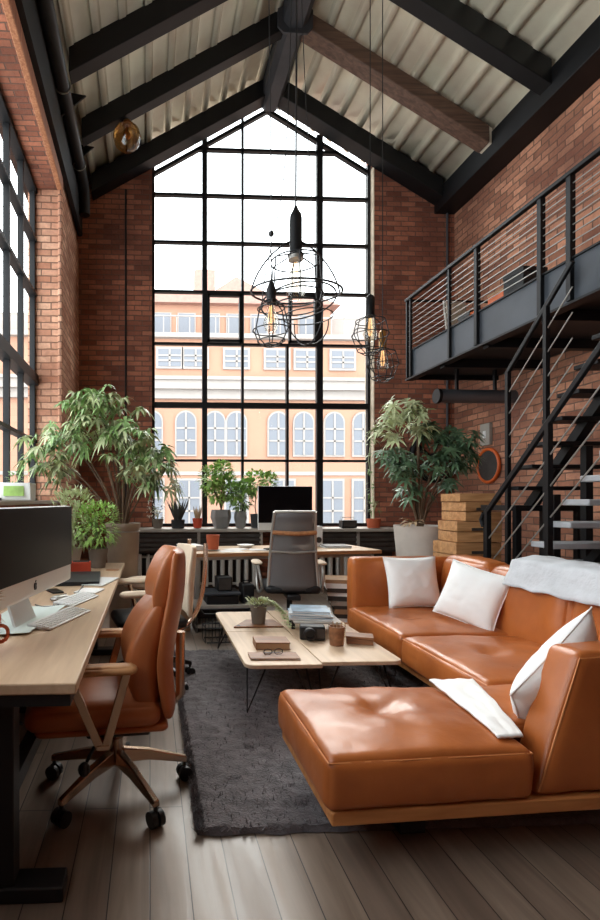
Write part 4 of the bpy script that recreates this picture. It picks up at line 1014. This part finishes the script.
# ------------------------------------------------------------------ sofa
so = thing('sofa', 'L-shaped cognac leather sofa with chaise on a wooden plinth', 'sofa')
def nearskew(p):                       # the chaise end of the sofa stands slightly skewed
    k = max(0.0, min(1.0, (2.6 - p.y) / .8)); return Vector((p.x, p.y + .055 * (p.x - .62) * k, p.z))
bs = MB(nearskew).prism([(.63, 1.775), (2.64, 1.775), (2.64, 4.48), (1.70, 4.48), (1.70, 2.46), (.63, 2.46)], .165, .215, 'XY')
bs.build('base', 'sofa_wood', so, bevel=.006)
for x0, x1, y0, y1 in ((.95, 1.05, 1.92, 2.35), (2.35, 2.45, 1.98, 2.4), (1.85, 2.5, 4.2, 4.3)):
    MB(nearskew).box(x0, x1, y0, y1, .03, .165).build('leg', 'black', so)
def seat(x0, x1, y0, y1, tufts, seed, xf=None, z1=.42, n=30, puff=.035, material='leather', name='seat_cushion', z0=.216):
    o = MB(xf).cushion(x0, x1, y0, y1, z0, z1 - .02, r=.035, puff=puff, n=n, tufts=tufts, wr=.006, side=.012, seed=seed).build(name, material, so, merge=True, smooth=70)
    hx, hy = .02, .02
    pts = []
    for a, b in (((x0, y0), (x1, y0)), ((x1, y0), (x1, y1)), ((x1, y1), (x0, y1)), ((x0, y1), (x0, y0))):
        for i in range(10):
            q = Vector((a[0] + (b[0] - a[0]) * i / 10, a[1] + (b[1] - a[1]) * i / 10, z1 - .034)); c = Vector(((x0 + x1) / 2, (y0 + y1) / 2, q.z))
            q.x += .008 if q.x < c.x - (x1 - x0) * .49 else (-.008 if q.x > c.x + (x1 - x0) * .49 else 0)
            q.y += .008 if q.y < c.y - (y1 - y0) * .49 else (-.008 if q.y > c.y + (y1 - y0) * .49 else 0)
            pts.append(q)
    MB(xf).tube(pts, .0035, 5, True).build('piping', 'piping', o)
    return o
seat(.61, 1.385, 1.765, 2.45, ((.98, 2.16, .038),), 1, nearskew, n=38)
seat(1.40, 2.45, 1.99, 2.46, (), 2, nearskew, puff=.02)
seat(1.65, 2.46, 2.48, 3.36, ((1.98, 2.93, .03), (2.3, 3.2, .015)), 3, n=34)
seat(1.66, 2.46, 3.375, 4.30, ((1.95, 3.85, .03),), 4, n=34)
# backs (lean away from the seat)
def lean_x(p):
    return Vector((p.x + .12 * max(0, p.z - .42), p.y, p.z))
def back(y0, y1, z1, seed, xf=lean_x, x0=2.42, x1=2.64):
    return MB(xf).cushion(x0, x1, y0, y1, .216, z1, r=.06, puff=.02, n=20, wr=.010, side=.025, seed=seed).build('back_cushion', 'leather', so, merge=True, smooth=70)
back(2.0, 2.94, .80, 11); back(2.95, 3.70, .82, 12); back(3.71, 4.30, .83, 13)
# far arm
arm = MB().cushion(1.71, 2.66, 4.31, 4.46, .216, .81, r=.035, puff=.005, n=18, wr=.006, side=.008, seed=20)
arm.build('armrest', 'leather', so, merge=True, smooth=70)
# near arm panel, left edge slanting
def armskew(p):
    z = (p.z - .22) / .57
    return nearskew(Vector((p.x + .24 * z * max(0, (2.6 - p.x) / 1.2), p.y + .05 * z, p.z)))
na = MB(armskew).cushion(1.395, 2.62, 1.78, 1.95, .222, .725, r=.03, puff=.006, n=22, wr=.006, side=.008, seed=30)
nb = na.build('armrest', 'leather', so, merge=True, smooth=70)
MB(armskew).tube([(1.405, 1.784, .24), (1.405, 1.784, .5), (1.405, 1.784, .705), (1.9, 1.784, .718), (2.6, 1.784, .718)], .0035, 5).build('piping', 'piping', nb)

def pillow(label, loc, rot, w=.46, h=.46, th=.15, seed=0, group='white pillows on the sofa'):
    o = MB()
    def side(sg):
        def fn(u, v):
            a, b = 2 * u - 1, 2 * v - 1
            e = max(0, (1 - abs(a) ** 2.6)) * max(0, (1 - abs(b) ** 2.6))
            x = a * (1 - .07 * (1 - b * b)) * w / 2; z = b * (1 - .07 * (1 - a * a)) * h / 2
            t = th / 2 * e ** .55 + .006 * noise.noise(Vector((a * 3 + seed, b * 3, sg))) * e + .004 * noise.noise(Vector((a * 8 + seed, b * 7, sg * 3))) * e
            return Vector((x, sg * max(t, 0), z))
        return fn
    o.grid(side(1), 26, 26).grid(side(-1), 26, 26)
    b = o.build('pillow', 'white_cloth', None, merge=True, smooth=80)
    b.location = loc; b.rotation_euler = rot
    tag(b, label, 'pillow', group)
    sp = []
    for k in range(4):
        for i in range(12):
            t_ = -1 + 2 * i / 12; a, c_ = ((t_, -1), (1, t_), (-t_, 1), (-1, -t_))[k]
            sp.append((a * (1 - .07 * (1 - c_ * c_)) * w / 2, 0, c_ * (1 - .07 * (1 - a * a)) * h / 2))
    MB().tube(sp, .004, 5, True).build('seam', 'white_cloth', b)
    return b
pillow('white square pillow leaning on the far arm of the sofa', (2.16, 4.19, .625), (radians(-14), 0, radians(4)), .46, .42, .16, 1)
pillow('white pillow propped against the middle sofa back', (2.30, 3.62, .615), (radians(-18), radians(12), radians(-62)), .44, .42, .17, 5)
pillow('white pillow tucked behind the near slanted arm', (1.72, 2.13, .535), (radians(20), radians(-36), radians(14)), .54, .42, .18, 9)

# white throw over the chaise end
def throw1(u, v):
    y = 1.83 + .63 * v; x = 1.285 + .07 * v + (.10 + .12 * v) * u + .015 * noise.noise(Vector((u * 2, v * 3, 4)))
    z = .424 + .006 * noise.noise(Vector((u * 5, v * 7, 1))) + .014 * sin(pi * v) - .03 * max(0, abs(2 * u - 1) - .7) * sin(pi * v)
    return nearskew(Vector((x, y, z)))
tag(MB().grid(throw1, 18, 34).build('throw_blanket', 'white_cloth', solid=.010, smooth=80), 'white blanket laid across the chaise seat by the near arm', 'blanket')
# grey throw over the back
def throw2(u, v):
    y = 2.42 + 1.02 * v + .04 * noise.noise(Vector((u * 3, v * 2, 9)))
    s = u * .72
    zt = .895 + .012 * noise.noise(Vector((u * 4, v * 6, 2)))
    if s < .22: x = 2.405 + .07 * (s / .22); z = zt - .17 + .17 * (s / .22)
    elif s < .46: x = 2.475 + (s - .22) * 1.1; z = zt + .022 * sin((s - .22) / .24 * pi)
    else: x = 2.745; z = zt - (s - .46)
    z += .010 * noise.noise(Vector((s * 16, v * 9, 5))); x += .008 * noise.noise(Vector((s * 12, v * 11, 7)))
    return Vector((x, y, z))
tag(MB().grid(throw2, 36, 40).build('throw_blanket', 'grey_cloth', solid=.014, smooth=80), 'pale grey blanket draped over the sofa back', 'blanket')

# ------------------------------------------------------------------ mezzanine
dkx, dy0, dy1 = 3.45, 3.7, 6.76
mz = thing('mezzanine', 'grey steel mezzanine deck along the rough brick wall', 'mezzanine'); mz['kind'] = 'structure'
MB().box(dkx, XR, dy0, dy1, 2.96, 3.02).build('deck', 'steel_soft', mz)
MB().box(dkx - .02, dkx + .01, 3.2, dy1, 2.90, 3.26).build('edge_beam', 'steel_blue', mz)
MB().box(dkx - .06, dkx + .05, 3.2, dy1 + .02, 2.885, 2.905).box(dkx - .04, dkx + .03, 3.2, dy1 + .02, 3.255, 3.27).build('beam_flange', 'steel', mz)
MB().box(dkx, XR, dy1 - .02, dy1 + .02, 2.90, 3.26).build('end_beam', 'steel', mz)
for y in (4.4, 5.2, 6.0): MB().box(dkx, XR, y - .04, y + .04, 2.86, 2.96).build('joist', 'steel', mz)
rl = thing('mezzanine_railing', 'black steel railing with thin horizontal wires on the mezzanine', 'railing')
for y in (6.75, 6.66, 5.78, 5.29, 4.40, 4.08, 3.3):
    w_ = .03 if y > 5.5 else .045
    MB().box(dkx - .055, dkx - .055 + w_, y - w_ / 2, y + w_ / 2, 2.92, 3.94).build('post', 'steel', rl)
MB().bar((dkx - .04, 3.2, 3.95), (dkx - .04, 6.78, 3.95), .05, .035).build('top_rail', 'steel', rl, bevel=.004)
for k in range(9):
    z = 3.33 + k * .067; MB().tube([(dkx - .03, 3.2, z), (dkx - .03, 6.76, z)], .005, 6).build('rail_wire', 'grey_metal', rl)
MB().tube([(dkx - .03, 6.76, 3.95), (XR, 6.76, 3.95)], .018, 8).build('end_rail', 'steel', rl)
for k in range(9): z = 3.33 + k * .067; MB().tube([(dkx - .03, 6.76, z), (XR, 6.76, z)], .004, 6).build('end_wire', 'grey_metal', rl)
DK = 3.021
t = thing('leaning_panel', 'pale grey board leaning at the far end of the mezzanine', 'board', (3.72, 6.15, DK), .15)
MB().cbox((0, 0, .36), (.30, .03, .70), 0, radians(-8)).build('panel', 'slab', t, bevel=.004); MB().cbox((0, -.02, .36), (.26, .012, .64), 0, radians(-8)).build('panel_face', 'pale', t)
t = thing('storage_box', 'tall black box on the mezzanine behind the railing', 'box', (3.76, 5.06, DK), .1)
MB().box(-.13, .13, -.13, .13, 0, .54).build('box', 'black', t, bevel=.008); MB().box(-.135, .135, -.135, .135, .52, .57).build('lid', 'black', t, bevel=.006)
t = thing('storage_box', 'orange box beside the tall black box on the mezzanine', 'box', (3.74, 5.34, DK), .1)
MB().box(-.10, .10, -.11, .11, 0, .46).build('box', 'orange', t, bevel=.006); MB().box(-.103, .103, -.113, .113, .45, .48).build('lid', 'kraft', t, bevel=.004)
t = thing('storage_crate', 'low orange crate on the mezzanine beside the orange box', 'crate', (3.66, 5.56, DK), .1)
MB().box(-.10, .10, -.08, .08, 0, .02).box(-.10, .10, -.08, -.065, 0, .36).box(-.10, .10, .065, .08, 0, .36).box(-.10, -.085, -.08, .08, 0, .36).box(.085, .10, -.08, .08, 0, .36).build('crate', 'orange', t); MB().box(-.08, .08, -.06, .06, .2, .37).build('contents', 'cover_dark', t)
t = thing('storage_box', 'small dark box at the left end of the mezzanine row of boxes', 'box', (3.68, 5.79, DK), .05)
MB().box(-.10, .10, -.1, .1, 0, .40).build('box', 'cover_dark', t, bevel=.006); MB().box(-.104, .104, -.104, .104, .36, .41).build('lid', 'black', t)
t = thing('cabinet', 'dark metal cabinet at the near end of the mezzanine', 'cabinet', (4.35, 4.55, DK), 0)
MB().box(-.2, .2, -.3, .3, 0, .55).build('body', 'steel_soft', t, bevel=.006); MB().box(-.205, -.2, -.28, .28, .03, .52).build('door', 'steel_blue', t)
t = thing('duct_pipe', 'grey round duct running under the mezzanine', 'pipe')
MB().tube([(3.64, 6.45, 2.62), (XR, 6.45, 2.62)], .085, 20).build('duct', 'pipe', t); MB().tube([(3.63, 6.45, 2.62), (3.67, 6.45, 2.62)], .093, 20).build('end_collar', 'steel', t)
for x in (3.9, 4.4): MB().box(x - .015, x + .015, 6.43, 6.47, 2.69, 2.97).build('hanger', 'steel', t)

# ------------------------------------------------------------------ stairs
def flight(label, x0, x1, ys, zs, n, run, rise, tmat, xr, rail_h, rail_y0, rail_n, ntread_skip=0, wires=3):
    """flight rising towards the viewer (falling y): first nosing at (ys, zs)"""
    s = thing('staircase', label, 'stairs'); s['kind'] = 'structure'
    for k in range(ntread_skip, n):
        y = ys - k * run; z = zs + k * rise
        MB().box(x0 + .02, x1 - .02, y - run - .03, y, z - .04, z).build('tread', tmat, s, bevel=.006)
    yb = ys + zs / rise * run; ye = ys - n * run; ze = zs + n * rise
    for x in (x0, x1):
        MB().prism([(yb, 0), (yb + .12, 0), (ye + .05, ze + .02), (ye - .07, ze + .02)] if False else [(yb - .10, 0), (yb + .12, 0), (ye + .10, ze), (ye - .12, ze)], x - .012, x + .012, 'YZ').build('stringer', 'steel', s)
    return s
R1, N1 = .168, .160
s1 = thing('staircase', 'open staircase with pale steel treads beside the sofa', 'stairs'); s1['kind'] = 'structure'
Y1, Z1 = 4.067, .969          # nosing of one known tread
for k in range(-5, 8):
    y = Y1 - k * N1; z = Z1 + k * R1
    MB().box(3.07, 4.10, y - .24, y, z - .045, z).build('tread', 'tread', s1, bevel=.008)
def ln1(z): return Y1 - (z - Z1) / R1 * N1
for x in (4.12,):
    MB().prism([(ln1(0) - .28, 0), (ln1(0) - .05, 0), (ln1(2.2) - .05, 2.2), (ln1(2.2) - .28, 2.2)], x - .012, x + .012, 'YZ').build('stringer', 'steel', s1)
MB().prism([(ln1(0) - .20, 0), (ln1(0) - .10, 0), (ln1(2.15) - .10, 2.12), (ln1(2.15) - .20, 2.12)], 3.55, 3.62, 'YZ').build('spine', 'steel', s1)
MB().box(3.05, 4.63, 1.9, 2.88, 2.16, 2.22).build('landing', 'steel', s1)
for x, y in ((3.1, 1.95), (3.1, 2.84), (4.6, 1.95), (4.6, 2.84)): MB().box(x - .04, x + .04, y - .04, y + .04, 0, 2.16).build('landing_post', 'steel', s1)
h1 = thing('stair_railing', 'lower black handrail with slanting wires beside the sofa', 'railing')
def rz1(y): return 1.191 + (4.579 - y) * .962
MB().bar((3.05, 4.60, rz1(4.60)), (3.05, 2.85, rz1(2.85)), .034, .042).build('handrail', 'steel', h1, bevel=.006)
for y in (4.57, 3.85, 3.1): MB().box(3.03, 3.07, y - .02, y + .02, max(0, rz1(y) - (1.19 if y > 4.5 else 1.35)), rz1(y)).build('post', 'steel', h1)
for k in range(3):
    d = .26 + .24 * k; MB().tube([(3.05, 4.57, rz1(4.57) - d), (3.05, 2.9, rz1(2.9) - d)], .006, 6).build('rail_wire', 'grey_metal', h1)
MB().tube([(3.05, 4.62, 1.18), (3.05, 4.66, 1.12), (3.05, 4.63, 1.06)], .02, 8).build('rail_end', 'steel', h1)

s2 = thing('staircase', 'dark upper staircase climbing to the mezzanine', 'stairs'); s2['kind'] = 'structure'
R2, N2, Y2, Z2 = .185, .166, 4.601, 1.61
def ln2(z): return Y2 - (z - Z2) / R2 * N2
for k in range(-1, 8):
    y = Y2 - k * N2; z = Z2 + k * R2
    MB().box(3.32, 3.98, y - .22, y, z - .035, z).build('tread', 'steel' , s2, bevel=.005)
MB().box(3.32, 3.98, 4.58, 5.08, 1.20, 1.25).build('landing', 'steel', s2)
for x, y in ((3.36, 4.62), (3.94, 4.62), (3.36, 5.04), (3.94, 5.04)): MB().box(x - .025, x + .025, y - .025, y + .025, 0, 1.20).build('landing_post', 'steel', s2)
MB().prism([(ln2(1.21) - .17, 1.21), (ln2(1.21) - .06, 1.21), (ln2(2.95) - .06, 2.92), (ln2(2.95) - .17, 2.92)], 3.60, 3.68, 'YZ').build('spine', 'steel', s2)
for y, z in ((4.62, 1.35), (4.28, 1.75), (3.95, 2.1)): MB().box(3.61, 3.67, y - .13, y - .07, 0, z).build('support_post', 'steel', s2)
h2 = thing('stair_railing', 'upper black handrail with slanting wires below the mezzanine', 'railing')
def rz2(y): return 2.481 + (4.655 - y) * .935
MB().bar((3.30, 4.68, rz2(4.68)), (3.30, 3.92, rz2(3.92)), .03, .04).build('handrail', 'steel', h2, bevel=.006)
for y, zb in ((4.655, 0), (4.19, 0)): MB().box(3.282, 3.318, y - .018, y + .018, zb, rz2(y)).build('post', 'steel', h2)
for k in range(4):
    d = .2 + .2 * k; MB().tube([(3.30, 4.64, rz2(4.64) - d), (3.30, 3.92, rz2(3.92) - d)], .005, 6).build('rail_wire', 'grey_metal', h2)

# ------------------------------------------------------------------ wooden crates, ring, switch, dark disc
cz = 0; words_ = ['lowest', 'second lowest', 'third', 'fourth', 'fifth', 'topmost']
for k, (h, dx, w) in enumerate(((.32, 0, .52), (.28, .01, .50), (.26, -.02, .50), (.22, .01, .46), (.20, .03, .40), (.09, .02, .42))):
    c = thing('wooden_crate', '%s plank crate of the stack beside the stairs' % words_[k], 'crate', (3.40 + dx, 5.42, cz), .06 * (-1) ** k, 'stacked wooden crates')
    n = max(1, int(h / .1)); ph_ = h / n
    bd_ = MB()
    for i in range(n):
        for sgn in (-1, 1):
            bd_.box(-w / 2, w / 2, sgn * .19 - .009, sgn * .19 + .009, i * ph_ + .004, (i + 1) * ph_ - .004)
            bd_.box(sgn * w / 2 - sgn * .009 - .009, sgn * w / 2 - sgn * .009 + .009, -.18, .18, i * ph_ + .004, (i + 1) * ph_ - .004)
    bd_.build('side_boards', 'crate_wood', c, bevel=.003)
    MB().box(-w / 2 + .02, w / 2 - .02, -.18, .18, 0.002, .02).box(-w / 2 + .02, w / 2 - .02, -.18, .18, h - .02, h - .002).build('lid', 'crate_wood', c)
    if h > .15: MB().box(-.08, .08, -.203, -.198, h * .55, h * .55 + .03).build('handle_slot', 'cover_dark', c)
    cz += h
o = MB().tube(circ((0, 0, 0), .225, 48, 0, 0), .022, 10, True)
rm = thing('round_mirror', 'orange rimmed round mirror on the wall behind the stairs', 'mirror', (XR - .025, 6.92, 1.77)); rm.rotation_euler = (0, pi / 2, 0)
o.build('rim', 'orange', rm); MB().lathe([(.0005, -.004), (.215, -.004), (.215, .004), (.0005, .004)], n=40).build('mirror_glass', 'cover_dark', rm)
t = thing('switch_box', 'small white switch box on the wall above the round mirror', 'switch box', (XR, 6.96, 2.20))
MB().box(-.05, 0, -.10, .10, -.15, .15).build('box', 'slab', t, bevel=.006); MB().box(-.056, -.05, -.03, .03, -.05, .05).build('switch', 'white', t)
t = thing('wall_fan', 'large dark round fan housing on the back wall behind the plant', 'fan', (4.28, YB - .09, 1.95))
ring = MB().tube(circ((0, 0, 0), .34, 48, pi / 2), .05, 10, True); ring.build('housing', 'steel', t)
MB().lathe([(.0005, -.02), (.06, -.02), (.06, .04), (.0005, .04)], n=20).build('hub', 'black', t); t.children[1].rotation_euler = (pi / 2, 0, 0)
for k in range(5):
    a = 2 * pi * k / 5; MB().add([(cos(a + q) * r_, -.02 * (1 if q > 0 else -1) + .02, sin(a + q) * r_) for q, r_ in ((-.2, .05), (.2, .05), (.32, .29), (-.12, .29))], [(0, 1, 2, 3)]).build('blade', 'black', t, solid=.006)

# ------------------------------------------------------------------ pendants
def bulb(t, z, r=.055, h=.16):
    prof = [(.018, 0), (.022, -.02), (r * .8, -h * .45), (r, -h * .68), (r * .75, -h * .9), (.0005, -h)]
    b = MB().lathe(prof, (0, 0, z), 20, cap=False).build('bulb', 'clear', t)
    f = MB()
    for k in range(4): a = k * pi / 2; f.tube([(cos(a) * .010, sin(a) * .010, z - .02), (cos(a) * .022, sin(a) * .022, z - h * .55), (cos(a) * .012, sin(a) * .012, z - h * .75)], .0022, 5)
    f.build('filament', 'filament', b)
def cable(t, pts, r=.005): MB().tube(pts, r, 6).build('cord', 'black', t)
def cage(t, rings_, ribs, tilt=0.0, r=.0065, off=(0, 0)):
    m = MB()
    for rad, z, tl in rings_: m.tube(circ((off[0], off[1], z), rad, 40, tl, .6), r, 6, True)
    for k in range(ribs):
        a = 2 * pi * k / ribs + .4; m.tube([(off[0] + cos(a) * rad, off[1] + sin(a) * rad, z) for rad, z, _ in rings_], r, 6)
    return m.build('wire_cage', 'black', t)
def top(x): return APZ - .45 if abs(x - APX) < .2 else roofz(x) - .05
# centre pendant (origin at the socket top)
cx_, cy_ = 1.19, 4.2
p1 = thing('pendant_lamp', 'largest caged pendant with long black socket and wide wire ring', 'lamp', (cx_, cy_, 3.30), 0, 'caged pendant lamps')
MB().lathe([(.012, .40), (.022, .37), (.045, .33), (.05, .30), (.05, .02), (.056, 0), (.0005, 0)], n=24).build('socket', 'steel', p1)
MB().lathe([(.058, .0), (.062, -.04), (.0005, -.04)], n=24).build('collar', 'grey_metal', p1)
bulb(p1, -.04, .085, .34)
cable(p1, [(0, 0, .38), (.005, 0, 1.5), (.01, 0, top(cx_) - 3.30)], .008)
cage(p1, ((.06, -.0, 0), (.20, -.05, 0), (.22, -.34, 0), (.20, -.42, 0)), 6)
m = MB().tube(circ((0, 0, -.30), .365, 48, radians(7), .3), .0085, 6, True).tube(circ((.02, 0, -.38), .30, 48, radians(-9), .3), .007, 6, True)
for s in (-1, 1): m.tube(bez((s * .03, 0, .12), (s * .2, 0, .05), (s * .34, 0, -.15), (s * .365, .0, -.30), 12), .007, 6)
m.build('outer_ring', 'black', p1)
m = MB().tube(circ((.10, 0, -.50), .20, 40, 0, 0), .005, 6, True)
for k in range(4): a = k * pi / 2 + .3; m.tube(bez((.10 + .20 * cos(a), .20 * sin(a), -.50), (.10 + .21 * cos(a), .21 * sin(a), -.62), (.10 + .12 * cos(a), .12 * sin(a), -.72), (.10, 0, -.73), 8), .005, 6)
m.build('lower_basket', 'black', p1)
# left small lantern
lx, ly = .905, 3.85
p2 = thing('pendant_lamp', 'small caged lantern pendant hanging lowest at the left of the cluster', 'lamp', (lx, ly, 2.79), 0, 'caged pendant lamps')
MB().lathe([(.006, .16), (.03, .10), (.036, .08), (.036, -.02), (.0005, -.02)], n=20).build('socket', 'steel', p2)
bulb(p2, -.02, .06, .22)
cage(p2, ((.04, .0, 0), (.10, -.06, 0), (.135, -.22, 0), (.10, -.30, 0), (.06, -.33, 0)), 6, r=.0048)
MB().tube([(0, 0, .16), (0, 0, .5)], .004, 6).tube(bez((-.07, 0, -.06), (-.06, 0, .2), (-.01, 0, .3), (0, 0, .42), 8), .004, 6).build('hanger_wire', 'black', p2)
MB().ball((0, 0, .50), .022, 10, 6).build('cord_knot', 'black', p2)
cable(p2, bez((0, 0, .5), (.0, 0, 1.5), (-.03, 0, 2.5), (-.03, 0, top(lx) - 2.79), 10), .004)
p2b = MB().tube(bez((.905, 3.85, 3.29), (1.06, 4.0, 3.55), (1.12, 4.1, 4.3), (1.17, 4.15, top(1.17)), 12), .004, 6)
tag(p2b.build('support_cord', 'black'), 'thin slack cord slanting up from the small lantern knot', 'cord')
tag(MB().tube(bez((1.36, 4.2, 3.03), (1.33, 4.2, 4.0), (1.22, 4.2, 4.6), (1.21, 4.2, top(1.21)), 14), .0035, 6).build('support_cord', 'black'), 'thin cord right of the largest pendant', 'cord')
# right lanterns
def lantern(label, x, y, z, sc, mt):
    p = thing('pendant_lamp', label, 'lamp', (x, y, z), 0, 'caged pendant lamps')
    MB().lathe([(.006, .24 * sc), (.03 * sc, .22 * sc), (.045 * sc, .20 * sc), (.045 * sc, 0), (.0005, 0)], n=20).build('socket', mt, p)
    bulb(p, 0, .075 * sc, .28 * sc)
    cage(p, ((.05 * sc, .0, 0), (.15 * sc, -.05 * sc, 0), (.19 * sc, -.20 * sc, 0), (.13 * sc, -.36 * sc, 0), (.07 * sc, -.40 * sc, 0)), 6, r=.0048)
    MB().tube(circ((-.03 * sc, 0, -.24 * sc), .16 * sc, 36, radians(60), .3), .005, 6, True).build('crossing_ring', 'black', p)
    cable(p, [(0, 0, .22 * sc), (0.0, 0, 1.2), (.0, 0, top(x) - z)], .005)
    return p
lantern('caged lantern pendant in front of the right window edge', 2.24, 5.2, 3.17, .95, 'steel')
lantern('smaller amber lit caged lantern against the right brick pier', 2.46, 5.4, 2.90, .85, 'brass')
# amber globe
ag = thing('globe_lamp', 'amber glass globe lamp fixed to the left roof slope', 'lamp', (-.285, 6.5, 5.82))
MB().lathe([(.0005, -.175), (.09, -.15), (.15, -.09), (.175, 0), (.15, .09), (.09, .15), (.05, .168)], n=28, cap=False).build('globe', 'amber', ag)
MB().lathe([(.055, .15), (.06, .17), (.05, .2), (.02, .22), (.0005, .22)], n=20).build('cap', 'brass', ag)
MB().tube([(0, 0, .2), (0, 0, roofz(-.285) - .32 - 5.82)], .012, 8).build('stem', 'brass', ag)
MB().ball((0, 0, .02), .045, 14, 10).tube([(0, 0, .05), (0, 0, .18)], .018, 8).build('bulb', 'brass', ag)

# ------------------------------------------------------------------ light
wd = bpy.data.worlds.new('sky'); SC.world = wd; wd.use_nodes = True
nt = wd.node_tree; bg = nt.nodes['Background']
bg.inputs['Color'].default_value = (0.93, 0.97, 1.0, 1); bg.inputs['Strength'].default_value = 4.2
def portal(loc, rot, sx, sy):
    l = bpy.data.lights.new('window_portal', 'AREA'); l.shape = 'RECTANGLE'; l.size = sx; l.size_y = sy
    l.cycles.is_portal = True
    o = bpy.data.objects.new('window_portal', l); COL.objects.link(o); o.location = loc; o.rotation_euler = rot
portal((1.7, 8.03, 3.9), (-pi / 2, 0, 0), 3.4, 6.2)
portal((-1.48, 2.95, 3.15), (0, -pi / 2, 0), 3.8, 6.8)
sn = bpy.data.lights.new('sun', 'SUN'); sn.energy = 3.0; sn.angle = radians(35); sn.color = (1, .95, .88)
so_ = bpy.data.objects.new('sun', sn); COL.objects.link(so_)
so_.rotation_euler = Vector((-.12, -.75, -.60)).to_track_quat('-Z', 'Y').to_euler()

# ------------------------------------------------------------------ camera
cam = bpy.data.cameras.new('camera'); co = bpy.data.objects.new('camera', cam); COL.objects.link(co)
F = 520.0
cam.sensor_fit = 'VERTICAL'; cam.sensor_height = 36.0; cam.sensor_width = 36.0
cam.lens = 36.0 * F / 920.0
co.location = (0, 0, 1.3); co.rotation_euler = (pi / 2, 0, -atan(0.045))
cam.shift_x = (300 - 173.4) / 920.0; cam.shift_y = 40.0 / 920.0
cam.clip_start = 0.05; cam.clip_end = 200
SC.camera = co
vs = SC.view_settings
vs.view_transform = 'Standard'; vs.look = 'None'; vs.gamma = 1.0; vs.use_curve_mapping = False
vs.exposure = 0.36
